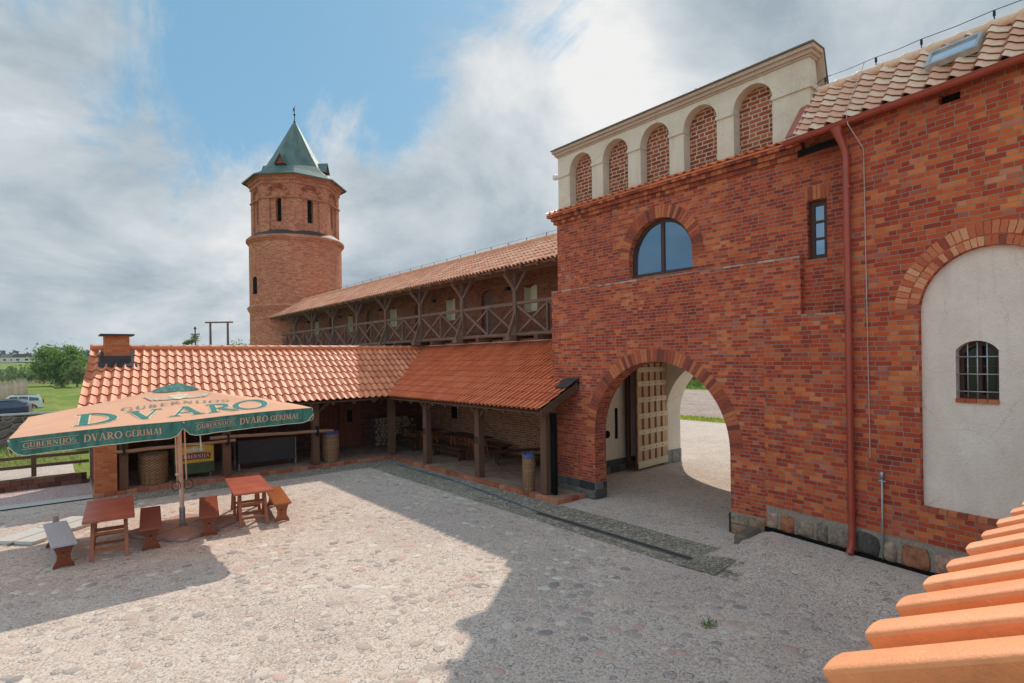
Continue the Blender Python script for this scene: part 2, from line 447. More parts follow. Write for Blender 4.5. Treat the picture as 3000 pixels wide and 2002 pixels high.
M_tleg = wood_mat('table_leg_wood', (.24, .06, .02), (.42, .13, .045), .4, spec=.4)
M_gatew = wood_mat('pale_gate_wood', (.36, .23, .12), (.62, .46, .28), .8)
M_door = wood_mat('red_brown_door', (.12, .030, .014), (.26, .07, .03), .6)
M_frame = wood_mat('dark_window_frame', (.045, .018, .012), (.085, .035, .025), .45)
M_grey = plain('grey_stone_block', (.30, .28, .25), .9, var=.4)
M_dark = plain('dark_void', (.012, .011, .010), .95, spec=.05)
M_iron = plain('black_iron', (.03, .03, .03), .5, .6)
M_redm = plain('red_painted_metal', (.40, .065, .035), .38, 0., .5, .2, 3)
M_flash = plain('lead_flashing', (.07, .06, .06), .6, .3, var=.3)
M_flashr = plain('red_flashing', (.50, .16, .12), .4, .2, var=.3)
M_galv = plain('galvanised_steel', (.45, .46, .46), .45, .6)
M_cable = plain('pale_cable', (.55, .42, .36), .6)
M_plas = plaster('house_plaster', (.74, .60, .50), (.84, .71, .60))
M_plasp = plaster('parapet_plaster', (.66, .53, .41), (.76, .63, .50))
M_plasc = plaster('cornice_plaster', (.54, .38, .29), (.60, .45, .35))
M_plasw = plaster('white_plaster', (.70, .62, .52), (.80, .72, .61))
M_plasl = plaster('gallery_reveal_plaster', (.80, .72, .56), (.85, .78, .62))
M_conc = plain('pale_concrete', (.56, .53, .48), .9, var=.2, sc=14)
M_kerb = island_mat('kerb_bricks', [(0, (.32, .09, .05)), (.5, (.46, .15, .08)), (1, (.58, .24, .14))], .9, 40, .4, .6)
M_plinth = island_mat('plinth_stones', [(0, (.07, .065, .065)), (.2, (.20, .16, .14)), (.4, (.40, .30, .22)), (.6, (.56, .36, .28)), (.8, (.46, .16, .07)), (1, (.36, .27, .19))], .92, 11, .75, .9, dist=.02)
M_plinthd = island_mat('dark_plinth_stones', [(0, (.05, .05, .05)), (.5, (.10, .10, .095)), (1, (.20, .19, .17))], .9, 14, .5, .8, dist=.015)
M_wick = None


def glass(name, tint=(.10, .16, .20), rough=.04):
    m, nt, b = mat0(name, rough, 1.0); b.inputs['Base Color'].default_value = (*tint, 1); b.inputs['Metallic'].default_value = .75
    P = pos(nt); bump(nt, b, noise(nt, P, 1.7, 2), .12, .02); return m


M_glass = glass('window_glass', (.13, .21, .29))
m, nt, b = mat0('copper_patina', .55, .4, .15)
uv = uvn(nt); u_, v_, _ = xyz(nt, uv)
ln = rng(nt, (v_/.32).fract(), .0, .09)
sh = white(nt, comb(nt, (u_/.6+(v_/.32).floor()*.5).floor(), (v_/.32).floor(), 0.))
cc = mix(nt, rng(nt, noise(nt, uv, .7, 5, .6), .3, .7), (.045, .09, .08), (.14, .20, .175))
cc = mix(nt, sh*.45, cc, (.12, .17, .14)); cc = mix(nt, ln, (.06, .13, .11), cc)
cc = mix(nt, rng(nt, noise(nt, vmul(nt, uv, (3, .4, 1)), 2, 5, .7), .55, .8, 0., .55), cc, (.30, .22, .15)); setc(nt, b, cc); bump(nt, b, ln, .4, .01); M_copper = m
# wicker
m, nt, b = mat0('wicker', .8, .3); uv = uvn(nt); u_, v_, _ = xyz(nt, uv)
row = (v_/.038).floor(); alt = (row*.5).fract()*2
s1 = ((u_/.13+alt*.5)*2*PI).m('SINE')*.5+.5; s2 = ((v_/.038)*PI).m('SINE').m('ABSOLUTE')
hh = s1*.6+s2*.5
setc(nt, b, mix(nt, hh, (.05, .02, .012), mix(nt, white(nt, comb(nt, row, 1., 0.)), (.42, .20, .10), (.62, .38, .20)))); bump(nt, b, hh, 1., .02); M_wick = m


def ground_mat(name, base, base2, dark, cob=.5, pebble=None, csc=5.5, moss=0.):
    m, nt, b = mat0(name, .94, .15); P = pos(nt)
    w = vadd(nt, P, vmul(nt, noise(nt, P, 3, 2, .5, 0, True), (.12, .12, 0)))
    f1, ccol = voro(nt, w, csc); rc, gc, bc = xyz(nt, ccol)
    L = noise(nt, P, .35, 4, .6, .5); Md = noise(nt, P, 1.6, 5, .6); _, gcl = voro(nt, P, 48); F, F2, _b = xyz(nt, gcl); F = F*.55+noise(nt, P, 30, 3, .8)*.45; G = noise(nt, P, 17, 4, .7)
    col = mix(nt, rng(nt, L*.6+Md*.5, .46, .62), base, base2)
    sz = rc*.28+.16+(L-.5)*.5*cob
    stone = rng(nt, sz-f1, 0., .06)*rng(nt, gc+(Md-.5)*.8, 1-cob-.08, 1-cob+.08)
    pc = ramp(nt, bc, pebble or [(0, (.32, .28, .26)), (.2, (.48, .36, .30)), (.42, (.58, .35, .28)), (.6, (.64, .48, .38)), (.8, (.72, .62, .52)), (1, (.54, .46, .40))])
    col = mix(nt, stone*.75, col, pc)
    edge = rng(nt, (sz-f1).m('ABSOLUTE'), 0., .05, .5, 0.)*rng(nt, gc+(Md-.5)*.8, 1-cob-.1, 1-cob+.1)
    col = mix(nt, edge*.8, col, dark)
    col = mix(nt, rng(nt, F, .20, .48, .68, 0.), col, dark)
    col = mix(nt, rng(nt, F, .56, .80, 0., .6), col, (.75, .70, .64))
    col = mix(nt, rng(nt, G, .55, .8, 0., .35), col, dark)
    if moss: col = mix(nt, rng(nt, noise(nt, P, 2.2, 6, .7), .45, .65, 0., moss), col, (.10, .10, .03))
    setc(nt, b, col); bump(nt, b, stone*1.6+F*.55+G*.7, .8, .014); return m


M_court = ground_mat('gravel_and_cobbles', (.54, .42, .345), (.63, .50, .41), (.22, .175, .15), .6)
M_strip = ground_mat('mossy_small_setts', (.24, .20, .15), (.32, .27, .20), (.09, .075, .055), .95, [(0, (.26, .22, .17)), (.5, (.40, .34, .26)), (1, (.52, .45, .35))], 11, .3)
M_path = ground_mat('pale_gravel', (.50, .41, .34), (.58, .48, .40), (.26, .2, .16), .2)
M_pinkg = ground_mat('pink_gravel', (.46, .30, .28), (.56, .38, .34), (.15, .09, .085), .05)
M_soil = ground_mat('bare_soil', (.28, .20, .165), (.38, .28, .23), (.08, .05, .04), .1)
m, nt, b = mat0('paved_terrace', .8, .25); P = pos(nt); px, py, pz = xyz(nt, P)
fx = (px/.15).fract(); fy = (py/.3).fract(); e = fx.mn(fx*(-1)+1)*.15; e2 = fy.mn(fy*(-1)+1)*.3
ln = rng(nt, e.mn(e2), .002, .008); r1 = white(nt, comb(nt, (px/.15).floor(), (py/.3).floor(), 0.))
cc = ramp(nt, r1*.6+noise(nt, P, 1.5, 4)*.5-.1, [(0, (.24, .13, .09)), (.5, (.36, .21, .15)), (1, (.44, .30, .22))])
cc = mix(nt, rng(nt, noise(nt, P, 1.1, 5, .7), .5, .72, 0., .7), cc, (.30, .28, .22)); setc(nt, b, mix(nt, ln, (.12, .09, .06), cc)); bump(nt, b, ln+noise(nt, P, 20, 3)*.3, .5, .006); M_pave = m
m, nt, b = mat0('grass_ground', .95, .1); P = pos(nt)
g1 = noise(nt, P, .12, 4, .6, .4); g2 = noise(nt, P, 1.4, 5, .7); g3 = noise(nt, vmul(nt, P, (1, 1, 1)), 9, 4, .7)
cc = mix(nt, rng(nt, g1*.6+g2*.4, .42, .6), (.13, .23, .03), (.30, .30, .09)); cc = mix(nt, rng(nt, g3, .35, .7, 0., .6), cc, (.08, .14, .02))
cc = mix(nt, rng(nt, g2, .6, .75, 0., .4), cc, (.34, .30, .12)); setc(nt, b, cc); bump(nt, b, g3+g2, .8, .08); M_grass = m


def leaf_mat(name, a, c, d=None):
    m, nt, b = mat0(name, .75, .2); r = island(nt); P = pos(nt)
    col = mix(nt, r, a, c); col = mix(nt, rng(nt, noise(nt, P, .5, 3), .4, .65, 0., .6), col, d or a); setc(nt, b, col)
    t = nt.nodes.new('ShaderNodeBsdfTranslucent'); nt.links.new(col.k, t.inputs[0]); mx = nt.nodes.new('ShaderNodeMixShader'); mx.inputs[0].default_value = .35
    out = nt.nodes['Material Output']; nt.links.new(b.outputs[0], mx.inputs[1]); nt.links.new(t.outputs[0], mx.inputs[2]); nt.links.new(mx.outputs[0], out.inputs[0]); return m


M_leaf = leaf_mat('leaf_green', (.11, .21, .035), (.32, .43, .10))
M_leafd = leaf_mat('leaf_dark', (.035, .075, .022), (.09, .15, .045))
M_leafb = leaf_mat('leaf_bluegreen', (.035, .075, .06), (.08, .13, .09))
M_leafp = leaf_mat('leaf_pale', (.16, .22, .07), (.30, .36, .14))
M_leafy = leaf_mat('leaf_yellow', (.24, .32, .03), (.60, .58, .05))
M_bark = wood_mat('bark', (.07, .05, .035), (.15, .11, .08), .9)


# ------------------------------------------------------------------ roof tiles
def roof(mb, o, u, s, n, W_, L_, tw=.2, tl=.34, amp=.035, lip=.022, keep=None, K=8, rnd=None, taper=None):
    """pantiles: columns along u, courses along s (up the slope), n = outward normal. one grid, a lip at each course"""
    rnd = rnd or random.Random(3)
    o = Vector(o); u = Vector(u).normalized(); s = Vector(s).normalized(); n = Vector(n).normalized()
    nc = int(round(W_/tw)); nr = int(math.ceil(L_/tl)); N = nc*K+1
    prof = [amp*(.62*math.cos(2*PI*k/K)+.20*math.cos(4*PI*k/K+.5)+.18*math.sin(2*PI*k/K)) for k in range(K)]
    if amp < 0: amp = -amp; prof = [amp*q for q in (([-.1, .65, 1., 1., .75, .1, -1.0, -.9]) if K == 8 else [.7, 1., .9, .2, -1., -.6])]
    saw = taper; tp = [-.09, .10, .26, .43, .60, .76, .89, .985] if saw else None
    if saw: prof = [amp*q for q in (1., 1.1, 1.0, .78, .45, .1, -.3, -.55)]
    jit = {}
    def J(i, r):
        if (i, r) not in jit: jit[(i, r)] = (rnd.gauss(0, .0022), rnd.gauss(0, .003))
        return jit[(i, r)]
    prev = None
    for r in range(nr):
        s0 = r*tl; s1 = min((r+1)*tl, L_); lo = []; hi = []; base = []; edge = []
        for i in range(N):
            c = min(i//K, nc-1); jz, js = J(c, r); a = u*((i//K+tp[i % K])*tw if tp else i/K*tw); h = prof[i % K]
            lo.append(o+a+s*(s0+js-.012)+n*(h+lip+jz)); hi.append(o+a+s*s1+n*(h+.0)); base.append(o+a+s*(s0+.035+js)+n*(h-.014)); edge.append(o+a+s*(s0-.006+js)+n*(h+lip-.015+jz))
        for i in range(N-1):
            mid = (lo[i]+hi[i+1])/2
            if keep and not keep(mid): continue
            c = i//K; t0 = i/K; t1 = (i+1)/K
            mb.face([lo[i], lo[i+1], hi[i+1], hi[i]], [(t0, r+.02), (min(t1, c+.999), r+.02), (min(t1, c+.999), r+.98), (t0, r+.98)], not (saw and i % K == K-1))
            q_ = [(t0, r+.02), (min(t1, c+.999), r+.02), (min(t1, c+.999), r+.04), (t0, r+.04)]
            mb.face([edge[i], edge[i+1], lo[i+1], lo[i]], q_); mb.face([base[i], base[i+1], edge[i+1], edge[i]], q_)


def ridge(mb, a, b, r=.11, seg=.38, bumpr=.14):
    a = Vector(a); b = Vector(b); L = (b-a).length; t = (b-a)/L; n = int(L/seg)
    for i in range(n):
        p0 = a+t*(i*seg); p1 = a+t*((i+1)*seg+.02)
        mb.tube([p0, p0+t*.05, p0+t*.09, p1], [bumpr*.93, bumpr, r*1.02, r], 12, True)


# ================================================================== SETTING
def sst(a, b, x):
    t = max(0., min(1., (x-a)/(b-a))); return t*t*(3-2*t)


def gh(x, y):
    z = 0.
    if x < 13:
        k = 1-sst(11, 13, x); z += .30*sst(21.72, 21.9, y)*(1-sst(.6, 1.0, x))-(1.2*sst(31.5, 42, y)-.5*sst(60, 110, y))*k
    else: z += 0
    z += 6*sst(300, 520, math.hypot(x, y))
    return z


def court_h(x, y):
    dd = y-5.43; a_ = -(x-10.7)*.156-(y-5.43)*.988
    wx = 10.7+(y-5.43)*.158 if y < 5.43 else 10.7
    return .25*sst(2.6, .6, wx-x)*sst(5.75, 5.35, y) if x > 5 else 0.


def grid(xs, ys, f, mb, skip=None, sm=True):
    nx = len(xs); vs = [(x, y, f(x, y)) for y in ys for x in xs]; fs = []; uv = []
    for j in range(len(ys)-1):
        for i in range(nx-1):
            if skip and skip((xs[i]+xs[i+1])/2, (ys[j]+ys[j+1])/2): continue
            fs.append((j*nx+i, j*nx+i+1, (j+1)*nx+i+1, (j+1)*nx+i)); uv.append([(xs[i], ys[j]), (xs[i+1], ys[j]), (xs[i+1], ys[j+1]), (xs[i], ys[j+1])])
    mb.faces(vs, fs, uv, sm)


def lin(a, b, n): return [a+(b-a)*i/n for i in range(n+1)]


mb = MB()
grid([-900, -600, -350, -200, -120, -80, -50]+lin(-40, 0, 20)+[.3,.6,1.,3,6,9,12]+[13, 14]+lin(16, 60, 11)+[80, 120, 200, 320, 450, 600, 900],
     [-200, -100, -50, -20, 0, 10, 18, 21.7, 21.8, 21.9]+lin(22.2, 31.5, 6)+lin(32, 60, 14)+[75, 90, 110, 150, 200, 260, 320, 380, 440, 520, 700, 1100], lambda x, y: gh(x, y)-.012, mb)
tag(mb.build('ground', M_grass), 'green and straw coloured grass reaching to the horizon', 'ground', kind='structure')
mb = MB()
grid(lin(-14, 4, 18)+lin(4.5, 11.4, 24)+lin(12, 17, 6), lin(-6, 3, 9)+lin(3.25, 6, 11)+lin(6.5, 18.95, 13), lambda x, y: court_h(x, y), mb)
tag(mb.build('courtyard', M_court), 'pale gravel courtyard with cobblestones showing through', 'courtyard', kind='structure')
mb = MB(); grid(lin(17, 27.8, 5), lin(-20, 60, 10), lambda x, y: .0, mb); tag(mb.build('gravel_road', M_path), 'pale sunlit gravel road beyond the gate arch', 'road', kind='structure')
mb = MB(); grid(lin(29.6, 53, 6), lin(-20, 90, 10), lambda x, y: .0, mb); tag(mb.build('ploughed_field', M_soil), 'bare brown soil beyond the gravel road', 'field', kind='structure')
mb = MB(); grid([-14, 0.9], [18.95, 19.45], lambda x, y: .03, mb)
tag(mb.build('kerb_strip', M_conc), 'pale concrete edging strip at the left', 'kerb', kind='structure')
mb = MB(); grid([-14, 1.4], [19.45, 21.74], lambda x, y: .006, mb)
tag(mb.build('pink_gravel_path', M_pinkg), 'pinkish gravel strip below the brick edging', 'path', kind='structure')
mb = MB(); grid(lin(-20, .6, 4), [21.95, 24.6], lambda x, y: .306, mb)
tag(mb.build('fence_path', M_path), 'pale gravel path along the rail fence', 'path', kind='structure')
mb = MB(); grid(lin(-20, 30, 10), [37, 44], lambda x, y: gh(x, y)+.02, mb); tag(mb.build('parking_area', M_path), 'pale gravel parking area behind the stone wall', 'car park', kind='structure')
# mossy drainage strip along terraces
mb = MB(); grid(lin(8.35, 9.0, 3), lin(5.1, 5.8, 3), lambda x, y: court_h(x, y)+.02, mb); grid([8.35, 9.66], lin(5.8, 18.95, 14), lambda x, y: court_h(x, y)+.005, mb); grid([.9, 8.35], [17.9, 18.95], lambda x, y: .005, mb)
tag(mb.build('cobbled_gutter', M_strip), 'dark mossy strip of small cobbles along the terrace edge', 'gutter', kind='structure')
# loose weeds and embedded stones
rnd = random.Random(11)
mb = MB()
st2 = MB()
def stone(mb, x, y, z, rx, ry, h, a, n=9):
    vs = []; R = Matrix.Rotation(a, 2)
    ph = rnd.random()*6; ks = [rnd.uniform(.85, 1.15) for _ in range(n)]
    for (q, zz_) in ((1., -.004), (.86, h*.6), (.5, h)):
        for k in range(n):
            t = 2*PI*k/n; w = R @ Vector((rx*q*ks[k]*math.cos(t), ry*q*ks[k]*math.sin(t))); vs.append((x+w.x, y+w.y, z+zz_))
    vs.append((x, y, z+h*1.08)); fs = []
    for l in range(2):
        for k in range(n): fs.append((l*n+k, l*n+(k+1) % n, (l+1)*n+(k+1) % n, (l+1)*n+k))
    for k in range(n): fs.append((2*n+k, 2*n+(k+1) % n, 3*n))
    mb.faces(vs, fs, sm=True)
cl = [(rnd.uniform(-3, 9), rnd.uniform(1.5, 16)) for _ in range(46)]
for _ in range(2300):
    if rnd.random() < .6:
        c_ = rnd.choice(cl); x = rnd.gauss(c_[0], .8); y = rnd.gauss(c_[1], .8)
    else: x = rnd.uniform(-6, 9.5); y = rnd.uniform(1, 17.8)
    if y > 17.6 or y < .8 or x > 10 or (x > 8.3 and y > 4.7): continue
    r_ = rnd.uniform(.03, .095); stone(mb, x, y, court_h(x, y), r_*rnd.uniform(1, 1.5), r_, rnd.uniform(.004, .014), rnd.random()*PI)
for _ in range(2600):
    if rnd.random() < .68: x, y = rnd.uniform(8.38, 9.6), 4.8+14*rnd.random()**1.3
    else: x, y = rnd.uniform(1, 8.4), rnd.uniform(17.95, 18.9)
    if (8.66 < x < 8.85 and y < 9.9) or (y < 5.9 and x > 8.98): continue
    r_ = rnd.uniform(.025, .05); stone(st2, x, y, court_h(x, y)+.004, r_*1.2, r_, rnd.uniform(.004, .010), rnd.random()*PI, 6)
tag(st2.build('gutter_stones', island_mat('gutter_cobbles', [(0, (.16, .13, .10)), (.4, (.30, .25, .19)), (.8, (.44, .38, .29)), (1, (.58, .51, .41))], .9, 40, .3, .4)), 'small rounded stones set in the dark gutter strip', 'cobbles', kind='stuff')
M_cob = island_mat('cobbles', [(0, (.34, .29, .27)), (.12, (.48, .40, .34)), (.4, (.64, .42, .35)), (.6, (.66, .52, .42)), (.9, (.76, .66, .56)), (1, (.60, .44, .33))], .95, 40, .35, .4)
tag(mb.build('cobblestones', M_cob), 'rounded pink and grey cobbles showing through the courtyard gravel', 'cobbles', kind='stuff')
# ================================================================== GATEHOUSE
rnd = random.Random(5)
GX = 10.70; UX = 10.84
g = thing('gatehouse', 'large brick gatehouse with an arched passage and a plastered blind arcade on top', 'gatehouse', (GX, 8, 0))
U = (0, 1, 0); N = (1, 0, 0)
mb = MB()
mb.slab([[(5.43, 0.), (6.155, 0.), ]+list(reversed(arc(8.0, 1.64, 1.845, 0, PI, 28)))[::-1][::1]+[(9.845, 0.), (11.36, 0.), (11.36, 5.38), (4.72, 5.38), (4.72, 4.30), (3.7, 4.30), (3.7, 0.0), (5.43, 0.)][0:7]] if False else
        [[(3.7, 0.), (6.155, 0.)]+[(8.0-1.845*math.cos(PI*i/28), 1.64+1.845*math.sin(PI*i/28)) for i in range(29)]+[(9.845, 0.), (11.36, 0.), (11.36, 5.38), (4.72, 5.38), (4.72, 4.30), (3.7, 4.30)]], (GX, 0, 0), U, N, .42)
part('lower_wall', mb, M_brick, g)
mb = MB()
awin = [(7.92-.865, 5.47), (7.92+.865, 5.47)]+[(7.92+.865*math.cos(PI*i/20), 5.90+.865*math.sin(PI*i/20)) for i in range(21)]
slit = [(4.30, 5.33), (4.64, 5.33), (4.64, 6.40), (4.30, 6.40)]
mb.slab([[(3.7, 4.28), (11.25, 4.28), (11.25, 7.26), (4.66, 7.26), (4.66, 7.60), (3.7, 7.60)], awin, slit], (UX, 0, 0), U, N, .5)
mb.bb(UX+.503, 16.8, 11.0, 11.245, 3.9, 7.44)
part('upper_wall', mb, M_brick, g)
M_ledge = island_mat('ledge_bricks', [(0, (.30, .14, .10)), (.5, (.44, .27, .20)), (1, (.55, .42, .34))], .9, 40, .4)
mb = MB()
for (y0, y1, z) in ((4.72, 11.36, 5.38), (3.7, 4.72, 4.30)):
    y = y0
    while y < y1-.02:
        e = min(y1, y+rnd.uniform(.11, .28)); mb.box((GX+.072, (y+e)/2, z+.012), (.155, e-y-.01, rnd.uniform(.03, .045))); y = e
    part('ledge_course', mb, M_ledge, g); mb = MB()
if 0: part('ledge_course', mb, island_mat('ledge_bricks', [(0, (.30, .14, .10)), (.5, (.44, .27, .20)), (1, (.55, .42, .34))], .9, 40, .4), g)
mb = MB(); voussoirs(mb, (GX, 0, 0), U, N, 8.0, 1.64, 1.845, 2.13, 0, PI, .092, .3, rnd=rnd)
o_ = part('gate_arch_ring', mb, M_vous, g)
mb = MB(); voussoirs(mb, (UX, 0, 0), U, N, 7.92, 5.90, .865, 1.145, -.12, PI+.12, .085, .12, rnd=rnd); part('window_arch_ring', mb, M_vous, g)
mb = MB()
for i in range(6): mb.bb(UX-.008, UX+.06, 4.25+i*.075, 4.25+i*.075+.063, 6.41, 6.66)
part('lintel', mb, M_vous, g)
# arched window
wn = None
mb = MB(); W0 = UX+.14
fr_o = [(7.92+.86*math.cos(PI*i/20), 5.90+.86*math.sin(PI*i/20)) for i in range(21)]
outer = [(7.06, 5.475), (8.78, 5.475)]+fr_o
inn = lambda a, b, r: [(a, 5.56), (b, 5.56)]+[(y, z) for (y, z) in [(7.92+r*math.cos(t), 5.90+r*math.sin(t)) for t in [PI*i/24 for i in range(25)]] if a < y < b]
L1 = [(7.14, 5.56), (7.875, 5.56)]+[(7.875, 5.90+math.sqrt(.78**2-.045**2))]+[(7.92+.78*math.cos(t), 5.90+.78*math.sin(t)) for t in [PI/2+.12+(PI/2-.12)*i/12 for i in range(13)]]
R1 = [(7.965, 5.56), (8.70, 5.56)]+[(7.92+.78*math.cos(t), 5.90+.78*math.sin(t)) for t in [(PI/2-.12)*i/12 for i in range(13)]]+[(7.965, 5.90+math.sqrt(.78**2-.045**2))]
mb.slab([outer, L1, R1], (W0, 0, 0), U, N, .07)
wn = part('arched_window', mb, M_frame, g)
mb = MB(); mb.slab([[(y*1., z) for y, z in L1]], (W0+.03, 0, 0), U, N, .012); mb.slab([R1], (W0+.03, 0, 0), U, N, .012); part('pane', mb, M_glass, wn)
mb = MB(); mb.bb(W0+.3, W0+.34, 7.0, 8.85, 5.4, 6.8); part('blind', mb, M_dark, wn)
mb = MB(); mb.slab([[(4.305, 5.335), (4.635, 5.335), (4.635, 6.395), (4.305, 6.395)]]+[[(4.39, a), (4.555, a), (4.555, a+.27), (4.39, a+.27)] for a in (5.42, 5.73, 6.04)], (UX+.10, 0, 0), U, N, .06)
ws = part('slit_window', mb, M_frame, g); mb = MB(); mb.bb(UX+.13, UX+.14, 4.38, 4.56, 5.4, 6.33); part('pane', mb, M_glass, ws)
# cornice
mb = MB()
for (z0, z1, p_) in ((7.24, 7.325, .05), (7.33, 7.42, .11), (7.425, 7.50, .18)):
    y = 4.68
    while y < 11.30+p_-.03:
        e = min(11.30+p_, y+.125+rnd.uniform(-.01, .01)); q = p_+rnd.uniform(-.004, .004); mb.bb(UX-q, UX+.3, y+.005, e-.005, z0, z1); y = e
    mb.bb(UX-p_+.012, UX+.3, 4.69, 11.28+p_, z0+.003, z1+.003)
part('brick_cornice', mb, M_vous, g)
mb = MB(); roof(mb, (UX-.22, 11.48, 7.53), (0, -1, 0), (1, 0, .42), (-.42, 0, 1), 6.8, .28, .2, .28, .03, .02); mb.bb(UX-.2, UX+.05, 4.69, 11.46, 7.485, 7.515)
part('cornice_tiles', mb, M_tileA, g)
# parapet
PX = UX+.04; PY = [5.68, 6.855, 8.03, 9.205, 10.38]; pr = .40
holes = [[(y-pr, 7.5), (y+pr, 7.5)]+[(y+pr*math.cos(PI*i/16), 8.57+pr*math.sin(PI*i/16)) for i in range(17)] for y in PY]
loop = [(4.58, 7.45)]
for y in PY: loop += [(y-pr, 7.45)]+[(y-pr*math.cos(PI*i/16), 8.57+pr*math.sin(PI*i/16)) for i in range(17)]+[(y+pr, 7.45)]
loop += [(11.22, 7.45), (11.22, 9.06), (4.58, 9.06)]
mb = MB(); mb.slab([loop], (PX, 0, 0), U, N, .24)
for y0, y1 in ((4.58, 4.88), (10.98, 11.22)):   # raking side cheeks
    yy = y0 if y0 < 8 else 11.22-.24
    mb.slab([[(PX+.243, 7.45), (11.75, 7.45), (11.30, 8.20), (PX+.243, 9.06)]], (0, yy, 0), (1, 0, 0), (0, 1, 0), .24)
part('parapet', mb, M_plasp, g)
mb = MB()
ys_ = [4.55]+sum([[y-pr, y+pr] for y in PY], [])+[11.25]
for i in range(0, len(ys_), 2): mb = MB(); mb.bb(PX-.035, PX+.2, ys_[i]-.012, ys_[i+1]+.012, 8.50, 8.57); part('impost', mb, M_plasp, g)
mb = MB(); mb.bb(PX+.21, PX+.50, 4.545, 4.578, 8.50, 8.57); part('impost', mb, M_plasp, g)
mb = MB(); mb.slab([[(4.9, 7.45), (11.1, 7.45), (11.1, 9.0), (4.9, 9.0)]], (PX+.244, 0, 0), U, N, .15); part('brick_infill', mb, M_brickn, g)
mb = MB()
for z0, z1, p_ in ((9.06, 9.10, .03), (9.10, 9.17, .07), (9.17, 9.24, .12)):
    mb.bb(PX-p_, PX+.3, 4.58-p_, 11.22+p_, z0, z1)
    a = Vector((PX+.3, 0, z0)); n_ = Vector((.66, 0, .75))
    for yy, sg in ((4.58, -1), (11.22, 1)):
        mb.slab([[(PX+.3, z0), (PX+.3, z1), (11.33+p_*.5, 8.20+(z1-9.06)), (11.33+p_*.5, 8.20+(z0-9.06))]], (0, yy+sg*p_, 0), (1, 0, 0), (0, -sg, 0), p_+.12)
part('plaster_cornice', mb, M_plasc, g)
mb = MB(); mb.bb(PX-.16, PX+.31, 4.44, 11.36, 9.243, 9.262)
for yy in (4.44, 11.2): mb.slab([[(PX+.31, 9.243), (PX+.31, 9.262), (11.44, 8.40), (11.44, 8.38)]], (0, yy, 0), (1, 0, 0), (0, 1, 0), .16)
part('coping_sheet', mb, plain('coping_metal', (.22, .17, .14), .5, .3), g)
mb = MB(); mb.slab([[(4.8, 7.6), (11.0, 7.6), (11.0, 7.62), (4.8, 7.62)]], (11.3, 0, 0), U, N, 5.4); part('roof_deck', mb, M_flash, g)
mb = MB()
for y in (6.9, 8.9, 10.6, 5.3): mb.tube([(PX-.05, y, 9.26), (PX-.05, y, 9.33)], .012, 6)
mb.tube([(PX-.05, 4.5, 9.32), (PX-.05, 11.3, 9.32)], .005, 5)
part('lightning_wire', mb, M_iron, g)
mb = MB(); mb.lathe([(.0, .09), (.06, .06), (.075, 0), (.06, -.05), (0, -.07)], (PX, 11.34, 8.56), 12); mb.tube([(PX, 11.22, 8.5), (PX, 11.34, 8.5)], .02, 6); part('white_lamp', mb, plain('lamp_white', (.8, .8, .78), .4), g)
# plinth stones of gate jambs
mb = MB()
def stones_face(mb, y0, y1, z0, z1, X, dep=.1, w=.35, rows=2, ax='y', sgn=-1):
    for r in range(rows):
        za = z0+(z1-z0)*r/rows; zb = z0+(z1-z0)*(r+1)/rows; y = y0
        while y < y1-.03:
            e = min(y1, y+w*rnd.uniform(.6, 1.3)); 
            if y1-e < .12: e = y1
            q = rnd.uniform(.03, .05)
            if ax == 'y': mb.bb(X-q, X+dep, y+.01, e-.01, za+.01, zb-.01)
            else: mb.bb(y+.01, e-.01, X-(q if sgn < 0 else -dep), X+(dep if sgn < 0 else q)*1., za+.01, zb-.01) if False else mb.bb(y+.01, e-.01, min(X, X+sgn*q), max(X, X+sgn*q), za+.01, zb-.01)
            y = e
stones_face(mb, 9.845, 11.36, 0, .44, GX, .05, .45, 2)
stones_face(mb, GX-.04, GX+.42, 0, .44, 9.845, .05, .4, 2, 'x', -1)
part('left_plinth', mb, M_plinthd, g, 'blackish stone plinth of the left jamb', bevel=.018)
mb = MB(); stones_face(mb, 5.44, 6.155, .0, .42, GX, .05, .45, 2); stones_face(mb, GX-.04, GX+.42, 0, .42, 6.155, .05, .5, 1, 'x', 1)
part('right_plinth', mb, M_plinth, g, 'brown stone plinth of the right jamb', bevel=.018)
mb = MB()
for (y0, y1, x) in ((9.8, 11.4, GX-.012), (5.4, 6.2, GX-.012)): mb = MB(); mb.bb(x, x+.01, y0+.05, y1-.06, 0, .44); part('plinth_mortar', mb, M_mort, g)
SLX = 13.75
# passage chamber
mb = MB()
mb.bb(11.13, 16.0, 11.75, 11.80, 0, 4.2)
mb.bb(11.13, 16.0, 5.2, 5.4, 0, 4.2); mb.bb(11.13, 16.0, 5.4, 11.75, 4.0, 4.2)
mb.bb(11.124, 11.17, 9.95, 11.75, 0, 4.0); mb.bb(11.124, 11.17, 5.4, 6.05, 0, 4.0)
part('passage_wall', mb, M_plasw, g)
mb = MB(); stones_face(mb, 11.2, 16, 0, .42, 11.75, .05, .6, 2, 'x', -1); part('passage_plinth', mb, M_plinthd, g)
mb = MB(); mb.bb(SLX-.05, SLX+.05, 11.72, 11.745, 1.05, 2.0); mb.bb(13.2, 13.6, 11.72, 11.745, 0.05, .5) if False else None
mb.lathe([(0, 0), (.13, 0), (.13, .02), (0, .02)], (0, 0, 0), 14) if False else None
part('wall_slot', mb, M_dark, g)
mb = MB(); mb.tube([(13.30, 11.74, 1.22), (13.30, 11.70, 1.22)], .12, 7); part('iron_ring_recess', mb, M_dark, g)
mb = MB(); mb.slab([[(5.2, 0), (7.7, 0)]+[(9.6-1.9*math.cos(PI*i/24), 1.6+1.9*math.sin(PI*i/24)) for i in range(25)]+[(11.5, 0), (12.5, 0), (12.5, 7.5), (5.2, 7.5)]], (16.0, 0, 0), U, N, .8)
